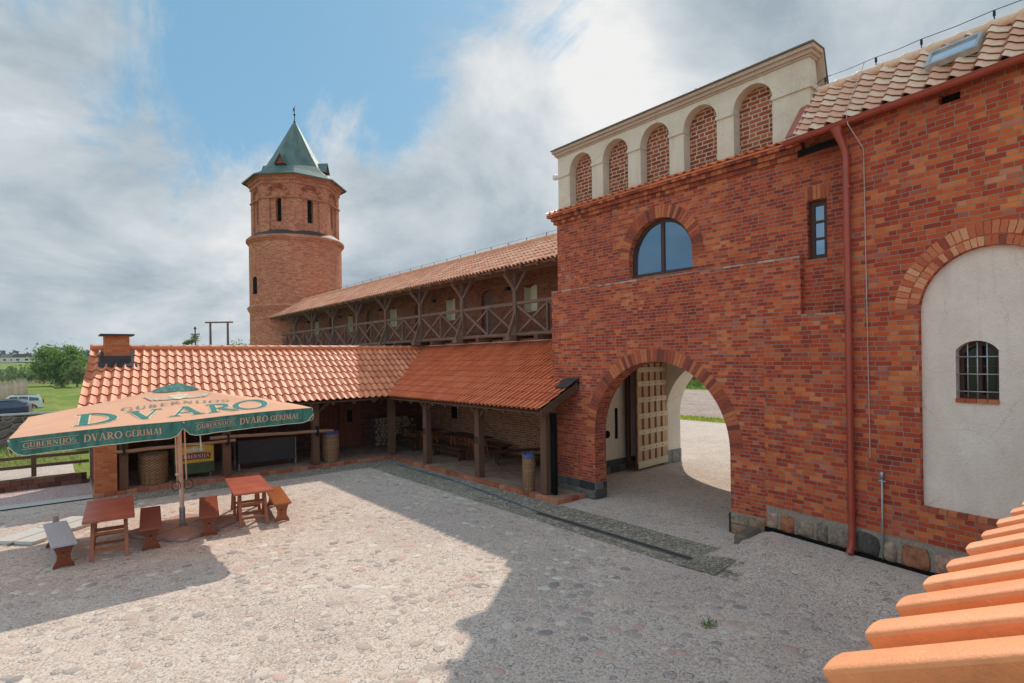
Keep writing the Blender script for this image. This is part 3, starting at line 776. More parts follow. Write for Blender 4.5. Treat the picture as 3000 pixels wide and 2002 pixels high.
part('outer_wall', mb, M_plasw, g)
mb = MB(); stones_face(mb, 16.0, 16.8, 0, .45, 11.5, .05, .4, 1, 'x', -1); part('outer_plinth', mb, M_grey, g)
mb = MB(); mb.bb(UX+.5, 16.8, 3.5, 3.9, 0, 7.6); part('side_wall', mb, M_brick, g)
# gate leaf
dl = MB(); R_ = Matrix.Rotation(.09, 3, 'Z')
x0, y0, Lg = 14.25, 11.40, 1.80
def GP(a, z, d_=0.): v = R_ @ Vector((a, -d_, 0)); return (x0+v.x, y0+v.y, z)
def gbox(mb, a0, a1, z0, z1, d0, d1):
    vs = [GP(a, z, dd) for a in (a0, a1) for dd in (d0, d1) for z in (z0, z1)]
    mb.faces(vs, [(0, 1, 3, 2), (4, 6, 7, 5), (0, 4, 5, 1), (2, 3, 7, 6), (0, 2, 6, 4), (1, 5, 7, 3)], [[(vs[k][2], 0), (vs[k][2], .1), (vs[k][2]+.5, .1), (vs[k][2]+.5, 0)] for k in range(6)])
gbox(dl, 0, Lg, .06, 3.4, 0, .05); lf = part('gate_leaf', dl, M_door, g, 'open wooden gate leaf with pale vertical boards and studded battens')
for i in range(5):
    a = .03+i*.37; dl = MB(); gbox(dl, a, a+.23, .22, 3.38, .052, .075); part('board', dl, M_gatew, lf)
M_bat = wood_mat('batten_wood', (.5, .38, .24), (.68, .56, .40), .8)
for z in (.08, .62, 1.13, 1.64, 2.15, 2.66, 3.1): dl = MB(); gbox(dl, .03, Lg-.02, z, z+(.16 if z > .1 else .22), .077, .10); part('batten', dl, M_bat, lf)
for z in (.70, 1.21, 1.72, 2.23, 2.74):
    for i in range(4): dl = MB(); q = GP(.33+i*.37, z, .10); dl.box(q, (.03, .03, .03)); part('stud', dl, M_iron, lf)
dl = MB(); dl.beam((16.0, 11.52, 0.05), (16.0, 11.52, 3.1), .12, .1); part('gate_post', dl, M_gatew, g)
dl = MB(); dl.beam((14.15, 11.6, .1), (14.15, 11.6, 3.5), .12, .12); dl.beam((11.2, 9.99, .0), (11.2, 9.99, 3.3), .05, .06); part('dark_door_frame', dl, M_frame, g)
# ================================================================== BRICK HOUSE (wall C)
rnd = random.Random(8)
th = math.radians(9); D = Vector((-math.sin(th), -math.cos(th), 0)); NC = Vector((math.cos(th), -math.sin(th), 0)); O = Vector((10.7, 5.43, 0))
def HC(a, z, d_=0.): return O+D*a+Vector((0, 0, z))+NC*d_
h = thing('brick_house', 'red brick house with a plastered arched niche, copper red gutter and barred window', 'house', tuple(HC(3.5, .25)))
mb = MB()
nich = [(3.55-.88, 1.25), (3.55+.88, 1.25)]+[(3.55+.88*math.cos(PI*i/24), 4.20+.88*math.sin(PI*i/24)) for i in range(25)]
nich2 = [(q+4.6, z) for q, z in nich]
vent = [(2.98, 7.24), (3.25, 7.24), (3.25, 7.38), (2.98, 7.38)]
mb.slab([[(1.56, .0), (11, .0), (11, 7.44), (1.56, 7.44)], nich, nich2, vent], O, D, NC, .45)
mb.slab([[(-.0, .0), (1.56, .0), (1.56, 4.29), (0, 4.29)]], O-NC*.004, D, NC, .45)
part('wall', mb, M_brickh, h)
mb = MB(); mb.slab([nich], O+NC*.09, D, NC, .3) if False else None
nb = [(2.55, 1.1), (4.55, 1.1), (4.55, 5.2), (2.55, 5.2)]
win = arch_hole(3.365, .255, 2.92, 3.62, 10, .14)
mb.slab([nb, win], O+NC*.085, D, NC, .25)
for i in range(1): pass
part('niche_plaster', mb, M_plas, h)
mb = MB(); mb.slab([[(7.1, 1.1), (9.2, 1.1), (9.2, 5.2), (7.1, 5.2)]], O+NC*.085, D, NC, .2); part('second_niche_plaster', mb, M_plas, h)
mb = MB(); mb.slab([win, arch_hole(3.365, .195, 2.98, 3.58, 10, .11)], O+NC*.20, D, NC, .06); mb.bb(0, 0, 0, 0, 0, 0) if False else None
def cbox(mb, a0, a1, z0, z1, d0, d1):
    vs = [HC(a, z, dd) for a in (a0, a1) for dd in (d0, d1) for z in (z0, z1)]
    mb.faces(vs, [(0, 1, 3, 2), (4, 6, 7, 5), (0, 4, 5, 1), (2, 3, 7, 6), (0, 2, 6, 4), (1, 5, 7, 3)])
cbox(mb, 3.345, 3.385, 2.98, 3.7, .205, .25); cbox(mb, 3.17, 3.345, 3.38, 3.40, .215, .24); cbox(mb, 3.385, 3.56, 3.38, 3.40, .215, .24)
bw = part('barred_window', mb, M_frame, h)
mb = MB(); cbox(mb, 3.12, 3.61, 2.94, 3.76, .262, .27); part('pane', mb, plain('dark_pane', (.02, .02, .02), .15, 0., .5), bw)
mb = MB()
for a in (3.25, 3.365, 3.48): mb = MB(); mb.tube([HC(a, 2.93, .11), HC(a, 3.74, .11)], .009, 6); part('iron_bar', mb, M_galv, bw)
for z in (3.03, 3.28, 3.53): mb = MB(); mb.tube([HC(3.10, z, .10), HC(3.63, z, .10)], .009, 6); part('iron_bar', mb, M_galv, bw)
mb = MB()
for i in range(4): cbox(mb, 3.11+i*.13, 3.11+i*.13+.12, 2.865, 2.925, .06, .22)
part('brick_sill', mb, M_vous, bw)
mb = MB(); voussoirs(mb, O, D, NC, 3.55, 4.20, .885, 1.02, -.02, PI+.02, .082, .12, rnd=rnd, proud=.004); voussoirs(mb, O, D, NC, 3.55, 4.20, 1.035, 1.21, -.02, PI+.02, .092, .12, rnd=rnd, proud=.010)
part('niche_arch_ring', mb, M_vousb, h); mb = MB(); voussoirs(mb, O, D, NC, 8.15, 4.20, .885, 1.02, -.02, PI+.02, .082, .12, rnd=rnd, proud=.004)
part('niche_arch_ring', mb, M_vousb, h)
mb = MB(); y = 2.66
while y < 4.44: cbox(mb, y, y+.11, 1.19, 1.262, -.012, .1); y += .122
part('niche_sill', mb, M_vous, h)
mb = MB(); cbox(mb, 2.98, 3.25, 7.24, 7.38, .1, .12); part('vent', mb, M_dark, h); mb = MB(); cbox(mb, .74, 1.5, 7.18, 7.30, .02, .04); part('vent', mb, M_dark, h)
# plinth: rough stones in mortar
mb = MB(); a = .03
while a < 7:
    w_ = rnd.uniform(.2, .48); n_ = 12; cx, cz = a+w_/2, .45+rnd.uniform(-.02, .02); hh_ = rnd.uniform(.15, .19); vs = []
    ks = [rnd.uniform(.85, 1.1) for _ in range(n_)]
    for q, dd in ((1., .01), (.93, -.035), (.62, -.075)):
        for k in range(n_):
            t = 2*PI*k/n_; e_ = .42; ca, sa = math.cos(t), math.sin(t)
            vs.append(HC(cx+w_*.5*q*ks[k]*math.copysign(abs(ca)**e_, ca), cz+hh_*q*ks[k]*math.copysign(abs(sa)**e_, sa), dd))
    vs.append(HC(cx, cz, -.085))
    fs = [(l*n_+k, l*n_+(k+1) % n_, (l+1)*n_+(k+1) % n_, (l+1)*n_+k) for l in range(2) for k in range(n_)]+[(2*n_+k, 2*n_+(k+1) % n_, 3*n_) for k in range(n_)]
    mb.faces(vs, fs, sm=True); a += w_+.03
pl_ = part('stone_plinth', mb, M_plinth, h)
mb = MB(); cbox(mb, 0.02, 7, .2, .70, -.012, .0-.005); part('mortar_bed', mb, M_mort, pl_)
mb = MB(); cbox(mb, .02, 7, .22, .30, -.075, -.014); part('damp_proof_sheet', mb, M_dark, h, 'black membrane strip at the foot of the stone plinth')  # plain black strip along the foot of the plinth
# roof
mb = MB(); rs = (NC*.70+Vector((0, 0, .95))).normalized(); rn = (-NC*.95+Vector((0, 0, .70))).normalized(); RL_ = 1.18; R0 = HC(.80, 7.50, -.12)
kp = lambda q: (q-R0).dot(rs) < RL_-.085*max(0, (q-R0).dot(D))+.03 or (q-R0).dot(D) > 7
roof(mb, R0, D, rs, rn, 9.24, RL_, .30, .150, .085, .036, kp); part('tiled_roof', mb, M_tileH, h)
def RP(a, t=1.): return R0+D*a+rs*(RL_-.085*a)*t
mb = MB(); mb.slab([[(0, 0), (9.2, 0), (9.2, .35), (0, 1.1)]], R0-rn*.06-Vector((0, 0, .04)), D, -rn, .03, v=rs); part('roof_board', mb, M_beam, h)
mb = MB(); ridge(mb, RP(-.02)+Vector((0, 0, .03)), RP(9)+Vector((0, 0, .03)), .065, .38, .085); part('ridge_tiles', mb, M_tileH, h)
mb = MB(); tt = [.15, 1.05, 1.75, 2.7, 3.6, 4.5, 5.4, 6.3]
for a in tt: mb.tube([RP(a), RP(a)+Vector((0, 0, .24))], .008, 6); mb.box(RP(a)+Vector((0, 0, .19)), (.03, .03, .07))
pts = []
for i in range(7): pts += [RP(tt[i])+Vector((0, 0, .24)), RP((tt[i]+tt[i+1])/2)+Vector((0, 0, .225))]
mb.tube([RP(-.35)+Vector((0, 0, .2)), RP(-.1)+Vector((0, 0, .16))]+pts, .006, 5)
rod = part('lightning_rod_wire', mb, M_iron, h)
mb = MB(); q0 = RP(.85)+Vector((0, 0, .22)); q1 = R0+D*.95+rn*.12; mb.tube([q0, RP(.85, .9)+rn*.10, q1, HC(1.80, 7.35, -.26), HC(1.92, 6.95, -.03), HC(1.93, 4.6, -.02), HC(1.95, 1.9, -.02)], .007, 6)
for q in (.3, .5, .7): e_ = RP(.85, .9).lerp(R0+D*.95, q); mb.tube([e_+rn*.04, e_+rn*.13], .014, 6)
part('down_conductor', mb, M_cable, h)
mb = MB(); mb.slab([[(-.16, -.02), (.03, -.02), (.03, RL_), (-.16, RL_)]], R0+rn*.075, D, -rn, .02, v=rs)
part('verge_flashing', mb, M_flashr, h)
# gutter + downpipe
mb = MB(); n_ = 10; r_ = .075; A = []
pth = [HC(.62, 7.44, -.19), HC(9.8, 7.44, -.19)]
for p_ in pth: A.append([p_+NC*(r_*math.cos(PI+PI*k/n_))+Vector((0, 0, r_*math.sin(PI+PI*k/n_))) for k in range(n_+1)])
for k in range(n_): mb.face([A[0][k], A[0][k+1], A[1][k+1], A[1][k]], sm=True); mb.face([A[0][k]-(A[0][k]-pth[0])*.1, A[1][k]-(A[1][k]-pth[1])*.1, A[1][k+1]-(A[1][k+1]-pth[1])*.1, A[0][k+1]-(A[0][k+1]-pth[0])*.1], sm=True)
mb.face(A[0]); mb.tube([pth[0]-NC*r_+Vector((0, 0, .004)), pth[1]-NC*r_+Vector((0, 0, .004))], .011, 6)
gt = part('gutter', mb, M_redm, h)
mb = MB()
for a in (1.2, 2.3, 3.1, 4.2, 5.5): mb = MB(); mb.tube([HC(a, 7.44, -.19)+NC*(.079*math.cos(PI+PI*k/8))+Vector((0, 0, .079*math.sin(PI+PI*k/8))) for k in range(9)], .008, 5); part('gutter_joint', mb, M_redm, gt)
mb = MB(); mb.tube([HC(1.58, 7.37, -.19), HC(1.60, 7.25, -.19), HC(1.64, 7.12, -.155), HC(1.66, 6.98, -.10), HC(1.67, 6.85, -.095), HC(1.68, .55, -.09), HC(1.68, .42, -.10), HC(1.68, .28, -.17)], [.10, .065, .056, .056, .052, .052, .056, .062], 14)
dp = part('downpipe', mb, M_redm, h)
mb = MB()
for z in (6.35, 4.5, 2.6, .95): mb = MB(); mb.tube([HC(1.68, z, -.09), HC(1.68, z+.05, -.09)], .060, 14); mb.beam(HC(1.68, z+.02, -.09), HC(1.68, z+.02, .02), .02, .02); part('pipe_clamp', mb, M_redm, dp)
mb = MB(); mb.tube([HC(2.14, .2, -.05), HC(2.14, 1.66, -.05)], .016, 8); mb.tube([HC(2.14, 1.60, -.05), HC(2.14, 1.70, -.05)], .028, 8)
for z in (.65, 1.55): mb.beam(HC(2.09, z, -.03), HC(2.19, z, -.03), .02, .02)
part('earthing_rod', mb, M_galv, h)
# skylight
mb = MB(); so_ = R0+D*1.98+rs*.42+rn*.13
mb.slab([[(0, 0), (.66, 0), (.66, .34), (0, .34)], [(.04, .05), (.62, .05), (.62, .29), (.04, .29)]], so_, D, -rn, .10, v=rs); sk = part('skylight', mb, plain('skylight_frame', (.5, .5, .5), .4, .4), h)
mb = MB(); mb.slab([[(.04, .05), (.62, .05), (.62, .29), (.04, .29)]], so_-rn*.03, D, -rn, .01, v=rs); part('pane', mb, glass('skylight_glass', (.62, .68, .74)), sk)
mb = MB(); mb.box(HC(6, 6.5, 6), (.1, .1, .1)) if False else None
mb.slab([[(3.0, 0), (14, 0), (14, 6.8), (3.0, 6.8)]], O+NC*3.2, D, NC, .3); mb.slab([[(0, 0), (3.2, 0), (3.2, 6.8), (.2, 7.9), (0, 7.3)]], HC(1.8, 0, .46), NC, D, .3)
part('rear_wall', mb, M_brickh, h)
mb = MB(); mb.face([RP(0), RP(9), HC(10, 6.7, 3.5), HC(.8, 6.9, 3.5)]); part('rear_roof', mb, M_tileH, h)
# rough block at the right jamb, dividing the levels
mb = MB(); mb.box((10.32, 5.60, .10), (.72, .26, .30), .12); mb.box((9.85, 5.42, .07), (.42, .34, .20), .55)
single('stone_buttress', mb, plaster('rough_render', (.20, .155, .12), (.15, .115, .09), 4), 'low rough rendered stone block at the foot of the right gate jamb', 'stone block', (10.2, 5.6, 0), bevel=.05)
# ================================================================== ARCADE (A) AND SHED (B)
rnd = random.Random(21)
SL = .5; EZ = 2.27; AX0 = 9.38; BY0 = 18.52
fl = MB(); fl.slab([[(9.76, 10.25), (10.69, 10.25), (10.69, 11.37), (11.1, 11.37), (11.1, 11.85), (13.2, 11.85), (13.2, 22.2), (.95, 22.2), (.95, 19.06), (9.76, 19.06)]], (0, 0, .1), (1, 0, 0), (0, 0, -1), .1, v=(0, 1, 0))
tag(fl.build('terrace', M_pave), 'raised brown paved terrace under the tiled roofs', 'terrace', kind='structure')
kb = MB(); y = 10.2
while y < 18.92: kb.bb(9.63, 9.755, y+.005, y+.245, 0, .115+rnd.uniform(-.006, .006)); y += .25
x = .9
while x < 9.6: kb.bb(x+.005, x+.245, 18.94, 19.055, 0, .112+rnd.uniform(-.006, .006)); x += .25
x = 9.63
while x < 10.6: kb.bb(x+.005, x+.245, 10.10, 10.245, 0, .115); x += .25
tag(kb.build('brick_kerb', M_kerb, bevel=.006), 'row of red bricks edging the terrace', 'kerb', kind='structure')
A = thing('arcade', 'open timber arcade with a tiled lean-to roof below the gallery', 'arcade', (11.3, 14.6, .1))
mb = MB(); mb.bb(13.1, 13.5, 12.02, 22.6, 0, 4.20); mb.bb(10.72, 13.1, 11.40, 11.55, .1, 3.6) if False else None
aw = part('back_wall', mb, M_brickd, A)
mb = MB(); mb.bb(13.05, 13.095, 19.7, 20.05, 1.15, 1.62); part('wall_niche', mb, M_dark, A)
mb = MB(); s_ = Vector((1, 0, SL)).normalized(); n_ = Vector((-SL, 0, 1)).normalized()
LA = (13.1-AX0)*math.sqrt(1+SL*SL)
keep = lambda q: (q.x-AX0) > (q.y-BY0)-.12 and not (q.x > 10.66 and q.y < 11.42)
roof(mb, (AX0, 10.42, EZ+.05), (0, 1, 0), s_, n_, 11.6, LA, .19, .38, .038, .026, keep, taper=True); ar = part('tiled_roof', mb, M_tileA, A)
mb = MB(); mb.slab([[(10.44, 0), (19.0, 0), (22.4, LA), (11.42, LA), (11.42, 1.46), (10.44, 1.46)]], (AX0+.02, 0, EZ-.03), (0, 1, 0), -n_, .03, v=s_); part('roof_boarding', mb, M_beam, A)
mb = MB(); a_ = Vector((AX0-.02, 10.36, EZ-.02)); mb.slab([[(0, -.14), (1.38, .55), (1.38, .75), (0, .06)]], a_, (1, 0, 0), (0, 1, 0), .035); part('verge_board', mb, M_beam, A)
mb = MB(); mb.slab([[(10.36, 0), (10.78, 0), (10.78, .52), (10.36, .52)]], (10.22, 0, 2.84), (0, 1, 0), -n_, .02, v=s_) ; mb.bb(10.62, 10.698, 10.36, 11.2, 2.90, 3.0); part('flashing', mb, M_flash, A)
mb = MB(); mb.slab([[(11.42, 0), (21.7, 0), (21.7, .20), (11.42, .20)]], (13.02, 0, 4.10), (0, 1, 0), (1, 0, 0), .1, v=(0, 0, 1)); part('mortar_fillet', mb, plain('red_render', (.40, .15, .10), .9), A)
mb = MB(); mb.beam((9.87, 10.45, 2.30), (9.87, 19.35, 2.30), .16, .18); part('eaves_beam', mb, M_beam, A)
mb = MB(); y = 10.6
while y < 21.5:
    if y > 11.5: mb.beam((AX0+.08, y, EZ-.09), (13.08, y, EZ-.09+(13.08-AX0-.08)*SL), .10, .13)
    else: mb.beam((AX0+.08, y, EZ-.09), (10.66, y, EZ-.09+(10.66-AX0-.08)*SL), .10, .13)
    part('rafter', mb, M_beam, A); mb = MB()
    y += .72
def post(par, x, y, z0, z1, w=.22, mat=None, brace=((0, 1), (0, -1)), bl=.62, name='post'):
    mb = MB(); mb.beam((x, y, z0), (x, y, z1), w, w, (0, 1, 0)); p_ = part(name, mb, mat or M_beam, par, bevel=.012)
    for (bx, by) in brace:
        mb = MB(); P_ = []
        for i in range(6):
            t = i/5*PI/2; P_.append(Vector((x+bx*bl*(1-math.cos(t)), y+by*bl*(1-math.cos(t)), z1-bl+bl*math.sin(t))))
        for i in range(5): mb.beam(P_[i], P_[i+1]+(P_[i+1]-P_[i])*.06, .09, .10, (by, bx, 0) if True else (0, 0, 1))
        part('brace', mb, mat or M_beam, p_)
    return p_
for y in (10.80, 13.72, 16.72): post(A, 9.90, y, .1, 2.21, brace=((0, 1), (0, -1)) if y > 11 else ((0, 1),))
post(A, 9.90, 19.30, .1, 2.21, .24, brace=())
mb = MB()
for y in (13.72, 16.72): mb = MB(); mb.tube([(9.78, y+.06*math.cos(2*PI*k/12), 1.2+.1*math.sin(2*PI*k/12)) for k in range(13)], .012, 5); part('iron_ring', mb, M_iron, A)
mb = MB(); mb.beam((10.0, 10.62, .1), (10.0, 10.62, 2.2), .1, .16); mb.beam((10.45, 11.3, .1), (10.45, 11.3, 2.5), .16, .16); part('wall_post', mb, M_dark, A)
# shed B
B = thing('open_shed', 'open timber shed with a long orange tiled roof and a brick chimney', 'shed', (5.3, 20.5, .1))
s_ = Vector((0, 1, SL)).normalized(); n_ = Vector((0, -SL, 1)).normalized(); LB = (22.05-BY0)*math.sqrt(1+SL*SL); SK = .14; sk_ = Vector((SK, 1, SL)).normalized(); LBS = (22.05-BY0)*math.sqrt(1+SL*SL+SK*SK)
mb = MB(); keep = lambda q: (q.y-BY0) > (q.x-AX0)-.12 and not (1.35 < q.x < 2.0 and q.y > 21.0)
roof(mb, (.55, BY0, EZ+.05), (1, 0, 0), sk_, n_, 12.6, LBS, .232, .49, .050, .034, keep, rnd=random.Random(77)); part('tiled_roof', mb, M_tileB, B)
mb = MB(); s2 = Vector((0, 1, -SL)).normalized(); n2 = Vector((0, SL, 1)).normalized(); roof(mb, (1.08, 22.05, EZ+.05+(22.05-BY0)*SL), (1, 0, 0), s2, n2, 11.9, 1.2, .232, .49, .035, -.02); part('rear_roof', mb, M_tileB, B)
mb = MB(); mb.slab([[(.58, 0), (9.0, 0), (12.9, LB), (1.08, LB)]], (0, BY0+.02, EZ-.03), (1, 0, 0), -n_, .03, v=s_); part('roof_boarding', mb, M_beam, B)
zr = EZ+.05+(22.05-BY0)*SL
mb = MB(); ridge(mb, (1.02, 22.05, zr+.03), (1.42, 22.05, zr+.03), .10, .39, .125); part('ridge_tiles', mb, M_tileB, B); mb = MB(); ridge(mb, (2.02, 22.05, zr+.03), (13.0, 22.05, zr+.03), .10, .39, .125); part('ridge_tiles', mb, M_tileB, B)
mb = MB(); mb.bb(1.34, 1.96, 21.1, 21.8, 3.55, 4.47); ch = part('chimney', mb, M_brickp, B)
mb = MB(); mb.box((1.655, 21.45, 4.50), (.86, .92, .05)); part('chimney_cap', mb, M_flash, ch)
mb = MB(); mb.slab([[(1.16, 0), (2.14, 0), (2.14, 1.12), (1.16, 1.12)]], (0, 20.86, EZ+.05+(20.86-BY0)*SL+.045), (1, 0, 0), -n_, .02, v=s_); mb.bb(1.31, 1.99, 21.08, 21.82, 3.62, 3.86); part('chimney_flashing', mb, M_flash, ch)
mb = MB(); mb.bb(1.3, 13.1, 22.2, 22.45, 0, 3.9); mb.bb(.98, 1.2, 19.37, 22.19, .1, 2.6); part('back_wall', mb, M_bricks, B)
mb = MB(); mb.bb(.94, 1.44, 19.02, 19.36, 0, 2.4); part('brick_pier', mb, M_brickp, B)
mb = MB(); mb.beam((.9, 19.2, 2.30), (10.0, 19.2, 2.30), .16, .18); part('eaves_beam', mb, M_beam, B)
mb = MB(); x = .75
while x < 11: mb = MB(); mb.beam((x, BY0+.08, EZ-.09), (x+.48, 22.1, EZ-.09+(22.1-BY0-.08)*SL), .10, .13); part('rafter', mb, M_beam, B); x += .74
for x in (1.60, 4.24, 7.0): post(B, x, 19.2, .1, 2.21, .22, brace=((1, 0), (-1, 0)) if x > 5 else (), bl=.75)
for (p0, p1) in (((1.42, 19.02, 1.18), (4.45, 19.0, 1.20)), ((3.75, 18.99, 1.345), (7.55, 19.02, 1.22))):
    mb = MB(); P_ = [Vector(p0).lerp(Vector(p1), i/8)+Vector((0, rnd.uniform(-.008, .008), rnd.uniform(-.01, .01))) for i in range(9)]
    mb.tube(P_, [.05+rnd.uniform(-.006, .006) for _ in P_], 9); part('log_rail', mb, M_log, B)
mb = MB()
for x in (1.6, 4.24, 7.0): mb = MB(); mb.bb(x-.03, x+.03, 18.92, 19.10, 1.08, 1.42); part('rail_bracket', mb, M_iron, B)
mb = MB(); mb.bb(4.0, 6.6, 19.0, 19.05, 1.38, 1.40) if False else mb.beam((5.0, 18.99, 1.345), (5.9, 19.0, 1.31), .07, .02)
part('shelf_board', mb, M_log, B)
# doors
for i, x in enumerate((8.05, 9.02)):
    mb = MB(); mb.bb(x, x+.93, 22.12, 22.17, .12, 1.85); dd = part('door', mb, M_door, B)
    mb = MB()
    for k in range(5): mb = MB(); mb.bb(x+.02+k*.18, x+.02+k*.18+.165, 22.09, 22.118, .15, 1.83); part('plank', mb, M_door, dd)
    for z in (.35, 1.0, 1.6): mb = MB(); mb.bb(x+.03, x+.9, 22.06, 22.088, z, z+.09); part('cross_rail', mb, M_door, dd)
mb = MB(); mb.bb(9.35, 9.55, 22.03, 22.056, 1.12, 1.6); part('hatch', mb, M_dark, dd)
# ================================================================== GALLERY
rnd = random.Random(31)
GF = 4.40; FX = 12.7; BX = 14.0; RY0 = 11.4; RY1 = 42.3
Gl = thing('timber_gallery', 'long timber gallery with cross-braced railing and tiled roof on the brick curtain wall', 'gallery', (13.2, 27, 4.4))
mb = MB()
op = []
for k in range(5): op.append(('w', 16.0+5.45*k))
for k in range(4): op.append(('d', 18.7+5.5*k))
holes = [arch_hole(y, .36 if t == 'w' else .42, 5.35 if t == 'w' else 4.45, 6.28 if t == 'w' else 6.22, 8, .12 if t == 'w' else .2) for t, y in op]
mb.slab([[(12.02, 0), (43.5, 0), (43.5, 7.0), (12.02, 7.0)]]+holes, (BX, 0, 0), U, N, .45); part('curtain_wall', mb, M_brickg, Gl)
for t, y in op:
    if t == 'w':
        mb = MB(); hw = .36
        mb.slab([arch_hole(y+.06, .30, 5.35, 6.28, 8, .11)], (BX+.30, 0, 0), U, N, .05)
        mb.bb(BX+.005, BX+.29, y+.345, y+.362, 5.35, 6.28); mb.bb(BX+.0, BX+.3, y-.34, y+.34, 5.35, 5.37)
        w_ = part('window_reveal', mb, M_plasl, Gl)
        mb = MB(); mb.bb(BX+.27, BX+.295, y-.36, y-.16, 5.38, 6.3); part('slot', mb, M_dark, w_)
    else:
        mb = MB(); mb.slab([arch_hole(y, .42, 4.45, 6.22, 8, .2)], (BX+.14, 0, 0), U, N, .05); part('door', mb, M_gbeam, Gl)
mb = MB()
for k in range(5):
    mb = MB(); y = 17.25+5.5*k; mb.box((BX-.08, y, 6.33), (.14, .16, .10)); mb.box((BX-.10, y, 6.27), (.10, .26, .03)); part('wall_lamp', mb, M_iron, Gl)
mb = MB(); mb.bb(FX-.02, BX, 11.4, 42, GF-.02, GF+.03); part('floor_boards', mb, M_gbeam, Gl)
mb = MB()
y = 12.3
while y < 41.8: mb = MB(); mb.bb(FX-.32, BX, y-.09, y+.09, GF-.17, GF-.02); part('floor_joist', mb, M_beam, Gl); y += 1.635
mb = MB(); mb.bb(13.52, 13.995, 12.02, 42.6, 0, GF-.175); part('lower_wall', mb, M_brickd, Gl)
mb = MB(); mb.bb(13.0, 13.9, 12.02, 42, GF-.20, GF-.172); part('pale_ledge', mb, M_plasw, Gl)
mb = MB(); mb.beam((FX, 11.4, GF+.05), (FX, 41.7, GF+.05), .14, .10); part('bottom_rail', mb, M_gbeam, Gl)
mb = MB(); mb.beam((FX, 11.4, GF+1.12), (FX, 41.7, GF+1.12), .10, .11); part('hand_rail', mb, M_gbeam, Gl)
mb = MB(); mb.beam((FX, 11.4, 6.66), (FX, 41.9, 6.66), .16, .16); part('wall_plate', mb, M_gbeam, Gl)
ys = [15.3+3.27*k for k in range(9)]; ys[-1] = 41.5
for i, y in enumerate(ys):
    mb = MB(); mb.beam((FX, y, GF), (FX, y, 6.6), .17, .17, (0, 1, 0)); p_ = part('post', mb, M_gbeam, Gl)
    mb = MB()
    for sg in (-1, 1): mb.beam((FX-.01, y+sg*.04, 5.98), (FX-.01, y+sg*.62, 6.60), .10, .10)
    mb.beam((FX, y, 6.02), (FX-.5, y, 6.52), .1, .1); mb.beam((FX, y, 6.02), (FX+.5, y, 6.55), .1, .1)
    part('brace', mb, M_gbeam, p_)
    mb = MB(); mb.beam((FX-.05, y, GF+.75), (FX-.36, y, GF-.02), .09, .10); mb.bb(FX-.42, FX-.1, y-.12, y+.12, GF-.17, GF+.0); part('outrigger', mb, M_gbeam, p_)
edges = [12.05]+ys
for i in range(len(edges)-1):
    a, b = edges[i], edges[i+1]; n_ = 2; st = (b-a)/n_
    if i == 0: n_ = 2
    mb = MB()
    for k in range(n_):
        c0, c1 = a+k*st+.06, a+(k+1)*st-.06
        mb.beam((FX-.0, c0, GF+.10), (FX-.0, c1, GF+1.06), .05, .08); mb.beam((FX+.055, c0, GF+1.06), (FX+.055, c1, GF+.10), .05, .08)
        if k: mb.beam((FX, a+k*st, GF+.1), (FX, a+k*st, GF+1.07), .09, .09, (0, 1, 0))
    part('cross_bracing', mb, M_gbeam, Gl)
mb = MB(); RS = .62; EX = 12.05; EZG = 6.70
s_ = Vector((1, 0, RS)).normalized(); n_ = Vector((-RS, 0, 1)).normalized(); LG = (13.95-EX)*math.sqrt(1+RS*RS)
roof(mb, (EX, RY0, EZG), (0, 1, 0), s_, n_, RY1-RY0, LG, .21, .33, -.044, .024, K=6); part('tiled_roof', mb, M_tileG, Gl)
mb = MB(); mb.slab([[(RY0, 0), (RY1-.05, 0), (RY1-.05, LG), (RY0, LG)]], (EX+.03, 0, EZG-.05), U, -n_, .025, v=s_); part('roof_boarding', mb, wood_mat('soffit_boards', (.10, .05, .03), (.22, .11, .07), .8), Gl)
mb = MB(); mb.slab([[(RY0, 0), (RY1, 0), (RY1, 2.4), (RY0, 2.4)]], (13.95, 0, EZG+1.9*RS-.02), U, Vector((-RS, 0, -1)).normalized(), .03, v=Vector((1, 0, -RS)).normalized()); part('rear_roof', mb, M_tileG, Gl)
mb = MB(); zt = EZG+1.9*RS+.03; ridge(mb, (13.95, RY0, zt), (13.95, RY1, zt), .10, .40, .12)
part('ridge_tiles', mb, M_tileG, Gl)
mb = MB(); y = RY0+.3
while y < RY1: mb.box((13.93, y, zt+.14), (.02, .02, .12)); y += 1.1
mb.tube([(13.93, RY0, zt+.2), (13.93, RY1, zt+.2)], .006, 5); part('lightning_wire', mb, M_iron, Gl)
mb = MB(); y = RY0+.4
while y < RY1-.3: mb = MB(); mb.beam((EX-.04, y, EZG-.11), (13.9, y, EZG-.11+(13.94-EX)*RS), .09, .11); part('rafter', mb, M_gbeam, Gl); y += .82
# ================================================================== TOWER
rnd = random.Random(41)
TC = Vector((14.67, 43.6, 0)); TR = 3.28
T = thing('round_tower', 'round red brick tower with an octagonal upper storey and green copper spire roof', 'tower', tuple(TC))
hd = math.atan2(-TC.y, -TC.x)      # azimuth of the camera seen from the tower
mb = MB(); mb.lathe([(TR, 0), (TR, 12.25)], TC, 72); part('round_shaft', mb, M_brickt, T)
mb = MB(); mb.lathe([(TR, 12.15), (TR+.10, 12.22), (TR+.10, 12.32), (TR+.20, 12.34), (TR+.20, 12.50), (TR+.14, 12.56), (TR+.02, 12.60)], TC, 72); part('upper_cornice', mb, M_vous if False else M_brickt, T)
mb = MB(); mb.lathe([(TR+.13, 12.57), (TR-.35, 12.95), (0.2, 12.98)], TC, 72); part('lead_skirt', mb, M_flash, T)
mb = MB(); mb.lathe([(TR, 7.15), (TR+.16, 7.45), (TR+.17, 7.55), (TR, 7.72)], TC, 72); part('lower_cornice', mb, M_brickt, T)
